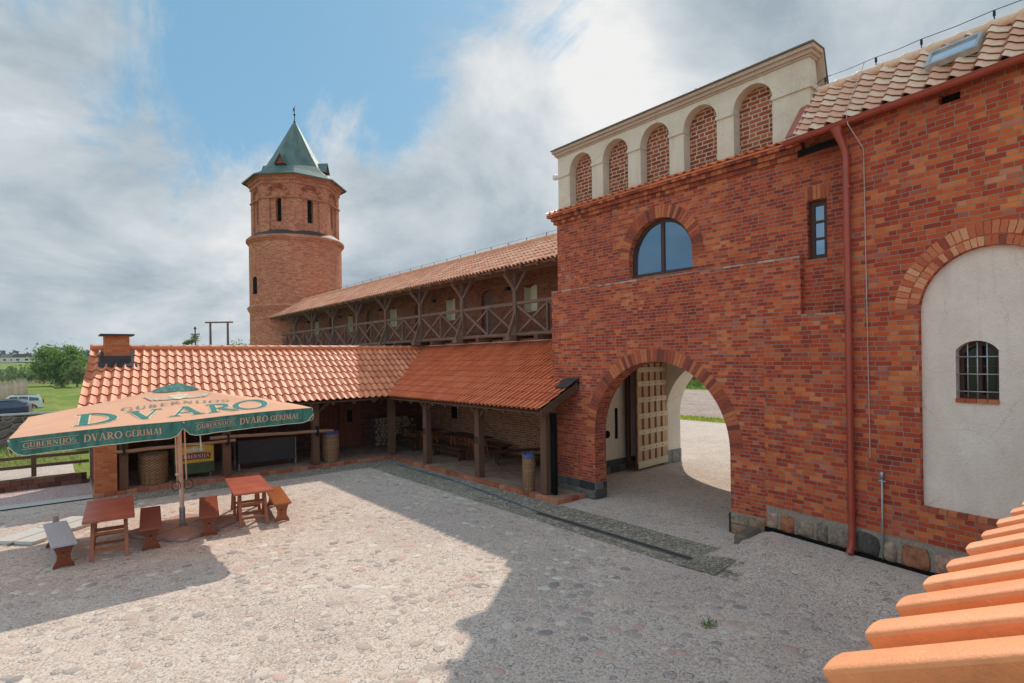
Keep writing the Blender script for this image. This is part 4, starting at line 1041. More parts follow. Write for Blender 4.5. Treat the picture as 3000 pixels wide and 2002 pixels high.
ph = hd-math.radians(2)
RO = 3.12; ap = RO*math.cos(PI/8)
corn = [TC+Vector((RO*math.cos(ph+k*PI/4), RO*math.sin(ph+k*PI/4), 0)) for k in range(8)]
for k in range(8):
    a = corn[k]; b = corn[(k+1) % 8]; uu = (b-a).normalized(); L = (b-a).length; mid = ph+(k+.5)*PI/4; nn = Vector((-math.cos(mid), -math.sin(mid), 0))
    outl = [(0, 12.6), (L, 12.6), (L, 16.85), (0, 16.85)]
    hole = arch_hole(L/2, .62, 12.9, 15.35, 14)
    mb = MB(); mb.slab([outl, hole], a, uu, nn, .10); wl = part('upper_wall', mb, M_brickt, T)
    mb = MB(); mb.slab([[(L/2-.75, 12.7), (L/2+.75, 12.7), (L/2+.75, 16.2), (L/2-.75, 16.2)], arch_hole(L/2, .21, 13.55, 15.05, 8)], a+nn*.11, uu, nn, .3); part('recessed_panel', mb, M_brickt, wl)
    mb = MB(); mb.slab([[(L/2-.2, 13.5), (L/2+.2, 13.5), (L/2+.2, 15.4), (L/2-.2, 15.4)]], a+nn*.5, uu, nn, .02); part('slit_opening', mb, M_dark, wl)
    mb = MB(); voussoirs(mb, a, uu, nn, L/2, 15.35, .63, .86, 0, PI, .1, .1, rnd=rnd, proud=.03); part('arch_ring', mb, M_vous, wl)
mb = MB(); mb.lathe([(RO, 16.2), (RO+.08, 16.22), (RO+.08, 16.45), (RO+.2, 16.47), (RO+.2, 16.72), (RO+.32, 16.75), (RO+.32, 16.95), (.1, 16.95)], TC, 8, sm=False, phase=ph); part('top_cornice', mb, M_brickt, T)
mb = MB(); mb.lathe([(RO+.07, 15.2), (RO+.09, 15.24), (RO+.09, 15.30), (RO, 15.34)], TC, 8, sm=False, phase=ph); part('string_course', mb, M_brickt, T)
mb = MB(); prof = [(3.70, 16.72), (3.74, 16.80), (3.3, 17.02), (2.75, 17.42), (2.2, 18.0), (1.6, 18.95), (.8, 20.4), (.12, 21.65), (.0, 21.75)]
mb.lathe(prof, TC, 8, sm=False, phase=ph); rf = part('copper_roof', mb, M_copper, T)
mb = MB(); mb.lathe([(.1, 21.4), (.09, 21.75), (.03, 21.85), (.03, 22.2), (.1, 22.3), (.03, 22.4), (.02, 22.95)], TC, 10)
mb.bb(TC.x-.01, TC.x+.01, TC.y-.0, TC.y+.30, 22.62, 22.85); part('weather_vane', mb, M_iron, rf)
for k in (-.5, 1.5, 3.5, 5.5):   # small gabled dormers
    t = ph+k*PI/4+ (0 if True else 0); e = Vector((math.cos(t), math.sin(t), 0)); f = Vector((-math.sin(t), math.cos(t), 0)); c0 = TC+e*2.42
    mb = MB(); mb.slab([[(-.33, 17.80), (.33, 17.80), (0, 18.38)]], c0, f, -e, .9); dm = part('dormer', mb, M_door, rf)
    mb = MB()
    for sg in (-1, 1):
        v0 = c0+f*(sg*.44)+Vector((0, 0, 17.74))+e*.1; v1 = c0+Vector((0, 0, 18.52))+e*.1; mb.face([v0, v1, v1-e*1.1, v0-e*1.1]); mb.face([v0+Vector((0, 0, -.06)), v1+Vector((0, 0, -.06)), v1, v0])
    part('dormer_roof', mb, M_copper, dm)
tw = hd-math.asin(max(-1, min(1, -.0)))
for (dth, z0, z1, w_) in ((-1.02, 8.45, 9.55, .26),):
    t = hd+dth; e = Vector((math.cos(t), math.sin(t), 0)); f = Vector((-math.sin(t), math.cos(t), 0))
    mb = MB(); mb.slab([arch_hole(0, w_, z0, z1, 8, .15)], TC+e*(TR+.012), f, -e, .3); part('tower_window', mb, M_dark, T)
mb = MB(); mb.beam((12.95, 41.3, 5.6), (13.7, 41.3, 5.6), .05, 1.9); part('gallery_doorway', mb, M_dark, T)
# ================================================================== LETTERING
# serif capitals drawn as strokes on a 1-high box: (x0,y0,x1,y1,w) bars, ('a',cx,cy,rx,ry,a0,a1,wthin,wthick) arcs
TK, TN = .17, .06
def serif(x, y, w=.30): return (x-w/2, y, x+w/2, y, .05)
GL = {
 'D': (.86, [(.20, 0, .20, 1, TK), serif(.2, .025, .36), serif(.2, .975, .36), ('a', .28, .5, .52, .475, -PI/2, PI/2, TN, TK)]),
 'V': (.90, [(.16, 1, .46, .02, TK), (.74, 1, .46, .02, TN), serif(.16, .975, .34), serif(.75, .975, .28)]),
 'A': (.92, [(.15, 0, .44, 1, TN), (.44, 1, .76, 0, TK), (.24, .33, .64, .33, .05), serif(.14, .025, .28), serif(.77, .025, .34)]),
 'R': (.90, [(.20, 0, .20, 1, TK), serif(.2, .025, .34), serif(.2, .975, .36), ('a', .30, .73, .32, .245, -PI/2, PI/2, TN, TK), (.36, .48, .80, .0, .15), serif(.86, .025, .16)]),
 'O': (.98, [('a', .47, .5, .40, .47, 0, 2*PI, TN, TK)]),
 'G': (.92, [('a', .46, .5, .38, .47, PI*.22, PI*1.92, TN, TK), (.78, .08, .78, .42, .13), serif(.76, .42, .28), (.76, .86, .76, .70, .05)]),
 'U': (.90, [(.20, .35, .20, 1, TK), (.72, .35, .72, 1, .08), ('a', .46, .36, .26, .34, PI, 2*PI, .09, TK), serif(.2, .975, .32), serif(.72, .975, .26)]),
 'B': (.80, [(.20, 0, .20, 1, TK), serif(.2, .025, .32), serif(.2, .975, .32), ('a', .28, .745, .28, .235, -PI/2, PI/2, TN, TK), ('a', .28, .265, .35, .25, -PI/2, PI/2, TN, TK)]),
 'E': (.74, [(.20, 0, .20, 1, TK), (.06, .03, .66, .03, .06), (.06, .97, .64, .97, .06), (.2, .51, .52, .51, .05), (.66, 0, .66, .2, .05), (.64, 1, .64, .8, .05), (.52, .42, .52, .6, .04)]),
 'N': (.96, [(.18, 0, .18, 1, .07), (.18, .97, .76, .03, TK), (.76, 0, .76, 1, .07), serif(.18, .025, .26), serif(.12, .975, .24), serif(.76, .975, .26)]),
 'I': (.44, [(.21, 0, .21, 1, TK), serif(.21, .025, .34), serif(.21, .975, .34)]),
 'J': (.52, [(.30, .1, .30, 1, TK), serif(.3, .975, .34), ('a', .14, .08, .17, .16, -PI*.9, 0, .05, .12)]),
 'S': (.74, [('a', .36, .74, .25, .235, PI*.12, PI*1.5, TN, .13), ('a', .36, .265, .28, .24, -PI*.9, PI*.5, TN, .15), (.60, .82, .60, .98, .04), (.09, .02, .09, .2, .04)]),
 'M': (1.08, [(.16, 0, .20, 1, .06), (.20, 1, .50, .06, TK*.9), (.50, .06, .84, 1, .06), (.84, 1, .88, 0, TK), serif(.16, .025, .26), serif(.88, .025, .34), serif(.18, .975, .2), serif(.86, .975, .2)]),
 'T': (.80, [(.38, 0, .38, 1, TK), (.04, .97, .72, .97, .06), serif(.38, .025, .32), (.05, 1, .05, .82, .05), (.71, 1, .71, .82, .05)]),
 'K': (.86, [(.20, 0, .20, 1, TK), serif(.2, .025, .32), serif(.2, .975, .32), (.26, .45, .68, .98, .06), (.38, .58, .78, .02, .15)]),
 ' ': (.45, []),
}
GL['\u0116'] = (GL['E'][0], GL['E'][1]+[(.36, 1.10, .36, 1.20, .13)])
def text(mb, txt, fn, h, x0, y0, fat=0., lift=0., sx=1., track=.0, step=.0004, arcf=None):
    """fn(u, v, lift) maps letter plane metres to the world"""
    x = x0; lv = lift
    for chx in txt:
        adv, st = GL[chx]
        dy0 = arcf(x+adv*h*sx/2) if arcf else 0
        def F(a, b, k): return fn(x+a*h*sx, y0+dy0+b*h, lv+k*step)
        for k, q in enumerate(st):
            if q[0] == 'a':
                _, cx, cy, rx, ry, a0, a1, w0, w1 = q; n_ = max(6, int(abs(a1-a0)/(PI/10)))
                for i in range(n_):
                    P4 = []
                    for (t, side) in ((i, -1), (i+1, -1), (i+1, 1), (i, 1)):
                        an = a0+(a1-a0)*t/n_; w = (w0+(w1-w0)*abs(math.cos(an))**1.3+fat*2)/2
                        P4.append(F(cx+(rx+side*w)*math.cos(an), cy+(ry+side*w)*math.sin(an)-(0), k))
                    mb.face(P4)
            else:
                xa, ya, xb, yb, w = q; dxx, dyy = xb-xa, yb-ya; L = math.hypot(dxx, dyy); tx, ty = dxx/L, dyy/L; w = w/2+fat; e = fat
                hw = w/abs(ty) if abs(ty) > .3 else 0
                if hw: pts = [(xa-hw, ya-math.copysign(e, ty)), (xb-hw, yb+math.copysign(e, ty)), (xb+hw, yb+math.copysign(e, ty)), (xa+hw, ya-math.copysign(e, ty))]
                else: pts = [(xa-e, ya-w), (xb+e, yb-w), (xb+e, yb+w), (xa-e, ya+w)]
                mb.face([F(a, b, k) for a, b in pts])
        x += (adv+track)*h*sx
    return x
def tw_(txt, h, sx=1., track=0.): return sum((GL[c][0]+track)*h*sx for c in txt)
M_tg = plain('print_green', (.045, .20, .16), .7); M_tc = plain('print_cream', (.78, .70, .50), .7); M_ts = plain('print_salmon', (.72, .42, .27), .7)
M_tgrey = plain('print_grey', (.42, .36, .34), .7); M_tw = plain('print_white', (.75, .68, .62), .6)
# ================================================================== PARASOL
rnd = random.Random(51)
m, nt, b = mat0('parasol_orange_cloth', .85, .2); P = pos(nt); f = noise(nt, P, 1.6, 4)
cc = mix(nt, rng(nt, f, .3, .7), (.95, .53, .34), (.90, .48, .31)); setc(nt, b, cc); bump(nt, b, noise(nt, P, 3, 3)+noise(nt, P, 200, 2)*.05, .5, .02)
t_ = nt.nodes.new('ShaderNodeBsdfTranslucent'); nt.links.new(cc.k, t_.inputs[0]); mx = nt.nodes.new('ShaderNodeMixShader'); mx.inputs[0].default_value = .28
nt.links.new(b.outputs[0], mx.inputs[1]); nt.links.new(t_.outputs[0], mx.inputs[2]); nt.links.new(mx.outputs[0], nt.nodes['Material Output'].inputs[0]); M_orange = m
m, nt, b = mat0('parasol_green_cloth', .6, .35); P = pos(nt); f = noise(nt, vmul(nt, P, (5, 5, 1.2)), 2, 5)
cc = mix(nt, rng(nt, f, .3, .7), (.030, .12, .095), (.075, .23, .18)); setc(nt, b, cc); bump(nt, b, f, .6, .03); M_greenc = m
UXY = (2.22, 14.2)
um = thing('parasol', 'large square orange parasol with green valance printed with lettering', 'parasol', (2.2, 14.22, 0))
APX = Vector((2.17, 14.2, 3.12)); CR = [Vector((-.50, 11.93, 2.45)), Vector((4.36, 12.08, 2.61)), Vector((4.40, 16.35, 2.64)), Vector((-.35, 16.35, 2.47))]
def ce(i, t):   # canopy edge between corner i and i+1 with a slight rise at mid rib
    a, b = CR[i % 4], CR[(i+1) % 4]; q = a.lerp(b, t); bow = 4*t*(1-t); q = q+Vector((0, 0, .0*bow)); s_ = abs(math.sin(2*PI*t))*.018
    inn = (Vector((APX.x, APX.y, q.z))-q).normalized(); return q+inn*s_*1.5+Vector((0, 0, s_))
def cs(i, t, v):    # v 0 at edge, 1 at apex
    e = ce(i, t); p_ = e.lerp(APX, v); sag = .035*math.sin(PI*v)*abs(math.sin(2*PI*t))+.03*math.sin(PI*v); p_.z -= sag; return p_
mb = MB(); NU, NV = 24, 12
for i in range(4):
    vs = [cs(i, a/NU, b_/NV*.93) for b_ in range(NV+1) for a in range(NU+1)]
    mb.faces(vs, [(b_*(NU+1)+a, b_*(NU+1)+a+1, (b_+1)*(NU+1)+a+1, (b_+1)*(NU+1)+a) for b_ in range(NV) for a in range(NU)], sm=True)
cano = part('canopy', mb, M_orange, um)
mb = MB()
for i in range(4):
    vs = [cs(i, a/8, .83+(1-.83)*b_/3)+Vector((0, 0, .05-.035*(b_ == 0)+.015*(b_ == 3))) for b_ in range(4) for a in range(9)]
    mb.faces(vs, [(b_*9+a, b_*9+a+1, (b_+1)*9+a+1, (b_+1)*9+a) for b_ in range(3) for a in range(8)], sm=True)
part('top_vent', mb, M_greenc, um)
# valance: two panels per side with rounded inner ends
VH = .30
def vl(i, t, w):   # w 0 top..1 bottom
    e = ce(i, t); tt = (t*2) % 1; ed = min(tt, 1-tt)*2; drop = VH*(1-.55*max(0, 1-ed/.16)**2)
    a, b = CR[i % 4], CR[(i+1) % 4]; on = (b-a).cross(Vector((0, 0, 1))).normalized()
    wv = .018*math.sin(t*47+i)*w+.012*math.sin(t*90)*w
    return e+on*(.002+wv)+Vector((0, 0, -drop*w+.004))
mb = MB(); pip = MB(); VN = 48
for i in range(4):
    vs = [vl(i, a/VN, b_/4) for b_ in range(5) for a in range(VN+1)]
    mb.faces(vs, [(b_*(VN+1)+a, b_*(VN+1)+a+1, (b_+1)*(VN+1)+a+1, (b_+1)*(VN+1)+a) for b_ in range(4) for a in range(VN)], sm=True)
    pip.tube([vl(i, a/VN, 1.) for a in range(VN+1)], .007, 5)
va = part('valance', mb, M_greenc, um); part('piping', pip, M_tc, va)
# print on the front panel
def front(u, v, l):
    """u: metres along the front edge from its centre, v: metres up the panel"""
    L = (CR[1]-CR[0]).length; SLT = ((CR[0]+CR[1])/2-APX).length; vv = v/SLT; t = .5+u/L/max(.05, (1-vv)); p_ = cs(0, t, vv); return p_+Vector((0, -.25, 1)).normalized()*(l+.006)
word = 'DVARO'; hs = [.66, .60, .56, .60, .66]; us = [-1.66, -.90, -.22, .44, .94]; ws = [.86, .80, .80, .62, .86]
for nm, mt, fat, lf_ in (('letter_outline', M_tc, .035, .0), ('letter', M_tg, 0., .008)):
    mb = MB()
    for c_, hh_, u0, w_ in zip(word, hs, us, ws): text(mb, c_, front, hh_, u0-w_*.18*0, .30 if c_ in 'DO' else .33, fat, lf_, sx=w_/hh_*(.82 if c_ != 'R' else 1.0), step=.0007)
    part(nm, mb, mt, cano)
mb = MB(); wd = tw_('GUBERNIJOS', .17, 1.25, .12); text(mb, 'GUBERNIJOS', front, .17, -wd/2-.02, 1.10, .0, .008, 1.25, .12, .0006, arcf=lambda x: -.09*(x/.9)**2); part('small_lettering', mb, plain('print_teal', (.16, .26, .24), .7), cano)
# heraldic emblem: shield, crown, two spread wings
mb = MB()
def poly(mb, pts, fn, l): mb.face([fn(a, b, l) for a, b in pts])
for sg in (-1, 1):
    for k in range(5):
        a = .10+.09*k; poly(mb, [(sg*a, 1.44-.0*k), (sg*(a+.09), 1.43+.03*k), (sg*(a+.17), 1.56+.035*k), (sg*(a+.03), 1.60+.02*k)], front, .008+.0007*k)
part('emblem_wings', mb, plain('print_beige', (.62, .48, .36), .7), cano)
mb = MB(); poly(mb, [(-.12, 1.56), (.12, 1.56), (.12, 1.46), (0, 1.36), (-.12, 1.46)], front, .013); poly(mb, [(-.16, 1.58), (.16, 1.58), (.18, 1.70), (.09, 1.64), (0, 1.71), (-.09, 1.64), (-.18, 1.70)], front, .0138)
part('emblem_shield', mb, M_tc, cano)
def valf(side):
    def f_(u, v, l):
        L = (CR[1]-CR[0]).length; t = .5+u/L; w = .5-v/VH
        a = vl(0, max(0, min(1, t)), max(0, min(1, w))); return a+Vector((0, -1, 0))*(.010+l)
    return f_
F_ = valf(0)
for u0 in (-2.26, .22):
    mb = MB()
    text(mb, 'GUBERNIJOS', F_, .08, u0, -.03, .0, .0, 1.02, .03); x_ = text(mb, 'DVARO', F_, .125, u0+.76, -.055, .008, .0, .92, .05); text(mb, 'G\u0116RIMAI', F_, .105, x_+.04, -.05, .008, .0, .94, .03)
    mb.face([F_(u0-.02, -.055, .002), F_(u0+.7, -.055, .002), F_(u0+.7, -.048, .002), F_(u0-.02, -.048, .002)]); mb.face([F_(u0-.02, .075, .002), F_(u0+.7, .075, .002), F_(u0+.7, .082, .002), F_(u0-.02, .082, .002)]); part('valance_lettering', mb, M_ts, va)
M_pole = wood_mat('pale_pole_wood', (.66, .44, .33), (.78, .56, .44), .5)
mb = MB(); mb.tube([(2.235, 14.22, .42), (2.18, 14.2, 3.02)], .045, 14); po = part('pole', mb, M_pole, um)
mb = MB(); mb.tube([(2.24, 14.22, .02), (2.235, 14.22, .46)], .058, 14); part('steel_socket', mb, M_galv, po)
mb = MB()
for dx_ in (-.09, .085): mb.tube([(2.235+dx_, 14.16, .95+(.0 if dx_ < 0 else .05)), (2.205+dx_, 14.16, 2.3)], .016, 6)
mb.tube([(2.225, 14.15, 1.18), (2.11, 14.15, 1.20)], .03, 6); part('pulley_cord', mb, M_pole, po)
mb = MB()
for dx_ in (-.12, .12): mb.tube([(2.235+dx_+.085*math.cos(2*PI*k/14), 14.14, .95+.10*math.sin(2*PI*k/14)) for k in range(15)], .009, 5, False)
part('crank_ring', mb, M_iron, po)
for i in range(4):
    for t in (0, .5):
        mb = MB(); mb.beam(ce(i, t)+Vector((0, 0, -.035)), Vector((2.18, 14.2, 3.0)), .03, .045); rb = part('rib', mb, M_pole, um)
        mb = MB(); mb.beam(cs(i, t, .5)+Vector((0, 0, -.06)), Vector((2.2, 14.2, 2.38)), .022, .03); part('strut', mb, M_pole, rb)
mb = MB(); mb.tube([(2.2, 14.2, 2.33), (2.2, 14.2, 2.43)], .09, 12); part('runner', mb, M_pole, um)
mb = MB(); mb.tube([ce(0, .56)+Vector((0, .1, -.25)), ce(0, .56)+Vector((.02, .12, -.62))], .012, 5); mb.tube([(2.24, 14.1, 1.86), (2.5, 13.2, 1.90)], .006, 5); part('tie_strap', mb, M_tw, um)
# stand with four slabs
def slabs(cx, cy, rz, offs, dims, labels, mat, z=0., c4=.12):
    for (ox, oy), lb in zip(offs, labels):
        mb = MB(); R_ = Matrix.Rotation(rz, 3, 'Z'); c_ = R_ @ Vector((ox, oy, 0))
        x, y = dims
        pts = [(-x/2+c4, -y/2), (x/2-c4, -y/2), (x/2, -y/2+c4), (x/2, y/2), (-x/2, y/2), (-x/2, -y/2+c4)]
        if oy > 0: pts = [(a, -b) for a, b in pts]
        P4 = [R_ @ Vector((a, b, 0))+Vector((cx+c_.x, cy+c_.y, 0)) for a, b in pts]
        n_ = len(pts); vs = [q+Vector((0, 0, .012+z)) for q in P4]+[q+Vector((0, 0, .075+z)) for q in P4]
        mb.faces(vs, [tuple(range(n_, 2*n_))]+[(k, (k+1) % n_, n_+(k+1) % n_, n_+k) for k in range(n_)])
        single('paving_slab', mb, mat, lb, 'paving slab', (cx+c_.x, cy+c_.y, z), 'slabs weighing down the parasol stands', bevel=.006)
slabs(2.24, 14.15, .62, [(-.42, -.42), (.42, -.42), (.42, .42), (-.42, .42)], (.78, .78),
      ['reddish slab at the parasol foot, corner nearest the courtyard', 'reddish slab at the parasol foot, beside the right dark bench', 'reddish slab at the parasol foot, farthest from the camera', 'reddish slab at the parasol foot, beside the left dark bench'], plain('pinkish_slab', (.46, .30, .24), .85, var=.25, sc=10))  # warm light from the canopy put into the slab colour
mb = MB(); R_ = Matrix.Rotation(.62, 3, 'Z')
for a in (0, PI/2):
    v = R_ @ Vector((math.cos(a), math.sin(a), 0)); mb.beam(Vector((2.24, 14.15, .04))-v*.95, Vector((2.24, 14.15, .04))+v*.95, .05, .05)
mb.tube([(2.24, 14.15, 0), (2.24, 14.15, .12)], .075, 12)
single('parasol_stand', mb, M_grey, 'grey steel cross stand between slabs under the parasol pole', 'parasol stand', (2.24, 14.15, 0))
slabs(.06, 15.85, .77, [(-.46, -.24), (.46, -.24), (.46, .24), (-.46, .24)], (.89, .44),
      ['pale slab of the unused stand, corner nearest the grey topped bench', 'pale slab of the unused stand, right front, by the plank table', 'pale slab of the unused stand, right rear by the socket tube', 'pale slab of the unused stand, left rear corner'], M_conc, c4=.03)
mb = MB(); mb.tube([(.10, 16.30, .0), (.10, 16.30, .22)], .06, 12); mb.tube([(.10, 16.30, .22), (.10, 16.30, .24)], .045, 12)
v = Vector((math.cos(.77), math.sin(.77), 0)); mb.beam(Vector((.06, 15.85, .035))-v*1.0, Vector((.06, 15.85, .035))+v*1.0, .04, .05)
single('parasol_socket', mb, M_grey, 'empty grey steel socket standing between pale slabs', 'parasol stand', (.1, 16.3, 0))
# ================================================================== BENCHES AND TABLES
def make_bench(name, label, mt, L=1.95, W_=.37, Hh=.45):
    t = thing(name, label, 'bench')
    mb = MB(); mb.beam((0, -L/2, Hh-.02), (0, L/2, Hh-.02), W_, .04); part('seat', mb, mt, t, bevel=.006)
    for y in (-L/2+.16, L/2-.20):
        sh_ = [(-.155, 0), (-.05, .02), (.05, .02), (.155, 0), (.15, .05), (.10, .14), (.095, .23), (.13, .34), (.16, .405), (-.16, .405), (-.13, .34), (-.095, .23), (-.10, .14), (-.15, .05)]
        hole = [(-.02, .16), (.02, .16), (.025, .22), (.02, .27), (-.02, .27), (-.025, .22)]
        mb = MB(); mb.slab([sh_, hole], (0, y, 0), (1, 0, 0), (0, 1, 0), .04); part('end_board', mb, mt, t)
    mb = MB(); mb.beam((0, -L/2+.1, .215), (0, L/2-.1, .215), .035, .09); part('stretcher', mb, mt, t)
    return t
M_greyb = wood_mat('weathered_bench_top', (.30, .30, .32), (.42, .42, .45), .45)
b0 = make_bench('bench', 'dark red bench left of the parasol pole', M_bench); b0['group'] = 'benches under the parasol'
b0.location = (1.60, 13.80, 0); b0.rotation_euler = (0, 0, -.115)
b1 = copy_thing(b0, (2.71, 13.98, 0), -.185, 'dark red bench right of the parasol pole')
b2 = copy_thing(b0, (4.19, 14.05, 0), -.17, 'orange brown bench in full sun right of the small table')
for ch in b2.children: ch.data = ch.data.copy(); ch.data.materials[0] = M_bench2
b3 = copy_thing(b0, (.13, 13.70, 0), .06, 'bench with a grey worn seat at the far left of the group')
for ch in b3.children:
    if ch.name.startswith('seat'): ch.data = ch.data.copy(); ch.data.materials[0] = M_greyb; ch['label'] = 'grey weathered seat board'
def make_table(name, label):
    t = thing(name, label, 'table'); L, W_, Hh = 2.0, .80, .75
    mb = MB(); mb.slab([[(-L/2, -W_/2), (L/2, -W_/2), (L/2, W_/2), (-L/2, W_/2)]], (0, 0, Hh), (0, 1, 0), (0, 0, -1), .035, v=(1, 0, 0))
    for i in range(len(mb.uv)): 
        mb.uv[i] = [(mb.v[k].y, mb.v[k].x*.1) for k in mb.f[i]]
    part('tabletop', mb, M_table, t, bevel=.004)
    for y in (-.62, .55):
        tr = None
        for sx in (-1, 1):
            for sy in (-1, 1):
                mb = MB(); mb.beam((sx*.27, y+sy*.30, 0), (sx*.25, y+sy*.04, Hh-.04), .045, .06, (1, 0, 0)); part('leg', mb, M_tleg, t)
        for sy in (-1, 1):
            for z in (.17, .45):
                mb = MB(); yy = y+sy*(.30-.26*z/.71); mb.beam((-.26, yy, z), (.26, yy, z), .03, .05); part('rung', mb, M_tleg, t)
        mb = MB(); mb.beam((-.36, y, Hh-.065), (.36, y, Hh-.065), .10, .05); part('bearer', mb, M_tleg, t)
    return t
t0 = make_table('trestle_table', 'reddish plank trestle table at the left under the parasol'); t0['group'] = 'trestle tables under the parasol'
t0.location = (.92, 13.82, 0); t0.rotation_euler = (0, 0, -.085)
t1 = copy_thing(t0, (3.60, 14.25, 0), -.13, 'reddish trestle table at the right, half in sun and half in shade')
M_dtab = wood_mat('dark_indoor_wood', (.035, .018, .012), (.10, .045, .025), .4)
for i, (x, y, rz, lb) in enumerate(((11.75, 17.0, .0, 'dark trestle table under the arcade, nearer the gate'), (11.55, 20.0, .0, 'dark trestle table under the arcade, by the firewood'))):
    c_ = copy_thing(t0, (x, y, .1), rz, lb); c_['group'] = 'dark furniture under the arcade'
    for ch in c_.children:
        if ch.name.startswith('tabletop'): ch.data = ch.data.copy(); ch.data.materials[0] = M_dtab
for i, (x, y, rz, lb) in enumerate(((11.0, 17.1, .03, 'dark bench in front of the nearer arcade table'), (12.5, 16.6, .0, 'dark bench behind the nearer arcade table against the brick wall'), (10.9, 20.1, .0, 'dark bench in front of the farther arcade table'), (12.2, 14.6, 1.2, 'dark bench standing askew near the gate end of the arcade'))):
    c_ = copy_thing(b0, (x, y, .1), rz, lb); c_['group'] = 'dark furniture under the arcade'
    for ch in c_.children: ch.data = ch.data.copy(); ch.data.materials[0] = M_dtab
mb = MB(); mb.tube([(12.0, 13.75, .22), (12.5, 14.0, .22)], .13, 12); single('log_stool', mb, M_bark, 'short log lying on the arcade floor', 'log', (12.2, 13.9, .1))
# ================================================================== BASKETS, CART, COUNTER, FIREWOOD
M_blue = plain('blue_plastic', (.02, .10, .42), .4)
def basket(x, y, r, hh_, lb, liner=True, top=0):
    t = thing('wicker_basket', lb, 'basket', (x, y, .1), 'wicker baskets beside the posts'); mb = MB()
    mb.lathe([(r*.92, .1), (r, .1+hh_*.3), (r*1.02, .1+hh_*.6), (r*.97, .1+hh_), (r*.90, .1+hh_), (r*.90, .1+hh_*.85), (0, .1+hh_*.85)], (x, y, 0), 28); w_ = part('woven_body', mb, M_wick, t)
    mb = MB()
    for k in range(16):
        a = 2*PI*k/16; mb.tube([(x+r*1.02*math.cos(a), y+r*1.02*math.sin(a), .1), (x+r*1.03*math.cos(a), y+r*1.03*math.sin(a), .1+hh_+rnd.uniform(.0, .06))], .006, 4)
    part('stake', mb, M_wick, t)
    if liner:
        mb = MB(); n_ = 36
        for k in range(n_):
            a = 2*PI*k/n_; b_ = 2*PI*(k+1)/n_; h0, h1 = [.1+hh_+.05+.04*math.sin(q*5)+.03*math.sin(q*11+x) for q in (a, b_)]
            mb.face([(x+r*.98*math.cos(a), y+r*.98*math.sin(a), .1+hh_-.05), (x+r*.98*math.cos(b_), y+r*.98*math.sin(b_), .1+hh_-.05), (x+r*.96*math.cos(b_), y+r*.96*math.sin(b_), h1), (x+r*.96*math.cos(a), y+r*.96*math.sin(a), h0)])
        part('blue_liner', mb, M_blue, t)
basket(9.80, 11.38, .155, .93, 'narrow wicker basket with a blue liner beside the gate end post')
basket(7.62, 19.42, .27, 1.0, 'wicker basket with a blue liner beside the shed post at the rail end')
basket(2.36, 19.60, .36, .88, 'wide brown wicker basket without liner behind the log rail', False)
ct = thing('drinks_cart', 'yellow and green drinks cart with a red banner behind the log rail', 'cart', (3.42, 19.75, .1))
M_yel = plain('cart_yellow', (.72, .42, .035), .4, var=.12); M_cgr = plain('cart_green', (.07, .10, .05), .5); M_mar = plain('cart_maroon', (.28, .03, .05), .5)
cz = .1
mb = MB(); mb.bb(2.88, 3.96, 19.5, 20.0, cz+.14, cz+.98); part('body', mb, M_cgr, ct, bevel=.01)
mb = MB(); mb.slab([[(2.90, cz+.48), (3.94, cz+.48), (3.94, cz+.95), (3.70, cz+1.02), (3.14, cz+1.02), (2.90, cz+.95)]], (0, 19.485, 0), (1, 0, 0), (0, 1, 0), .014); pn = part('yellow_panel', mb, M_yel, ct)
mb = MB(); cf = lambda u, v, l: Vector((3.42+u, 19.474-l, cz+v)); bar_ = lambda x: -.03*(x/.4)**2
pts = [(-.44, .545), (-.2, .57), (0, .58), (.2, .575), (.42, .56), (.44, .74), (.2, .77), (0, .775), (-.2, .76), (-.46, .71)]
mb.face([cf(a, b, 0) for a, b in pts]); bn = part('banner', mb, M_mar, pn)
mb = MB(); wd = tw_('GUBERNIJA', .105, 1.0, .06); text(mb, 'GUBERNIJA', cf, .105, -wd/2, .62, .01, .003, 1.0, .06); part('banner_lettering', mb, M_tw, bn)
mb = MB()
for sg in (-1, 1):
    for k in range(4): a = .05+.045*k; mb.face([cf(sg*a, .82, .004+k*.001), cf(sg*(a+.06), .80, .004+k*.001), cf(sg*(a+.09), .90, .004+k*.001), cf(sg*a, .93, .004+k*.001)])
mb.face([cf(-.06, .80, .009), cf(.06, .80, .009), cf(.07, .90, .009), cf(-.07, .90, .009)]); mb.face([cf(-.05, .91, .010), cf(.05, .91, .010), cf(.06, .98, .010), cf(0, .94, .010), cf(-.06, .98, .010)])
part('emblem', mb, M_tc, pn)
for x in (2.98, 3.86):
    mb = MB(); mb.tube([(x-.015, 19.6, cz+.07), (x+.015, 19.6, cz+.07)], .07, 14); part('wheel', mb, M_grey, ct)
cn = thing('serving_counter', 'dark grey panelled serving counter behind the log rail', 'counter', (5.65, 20.0, .1))
mb = MB(); mb.bb(4.74, 6.55, 19.86, 19.89, .30, 1.0); part('front_panel', mb, plain('dark_panel', (.055, .045, .045), .6), cn)
mb = MB(); mb.bb(4.70, 6.60, 19.84, 20.5, 1.0, 1.05); part('countertop', mb, M_dtab, cn)
for x in (4.76, 6.56):
    for y in (19.90, 20.45): mb = MB(); mb.beam((x, y, .1), (x, y, 1.0), .04, .04, (0, 1, 0)); part('leg', mb, M_galv, cn)
mb = MB(); mb.bb(4.9, 6.4, 20.1, 20.6, .1, .8); part('rear_cabinet', mb, M_dtab, cn)
fw = None; cells = []
for r in range(9):
    for k in range(14-r//2): cells.append((10.35+k*.155+(r % 2)*.07+rnd.uniform(-.02, .02), .18+r*.125+rnd.uniform(-.01, .01)))
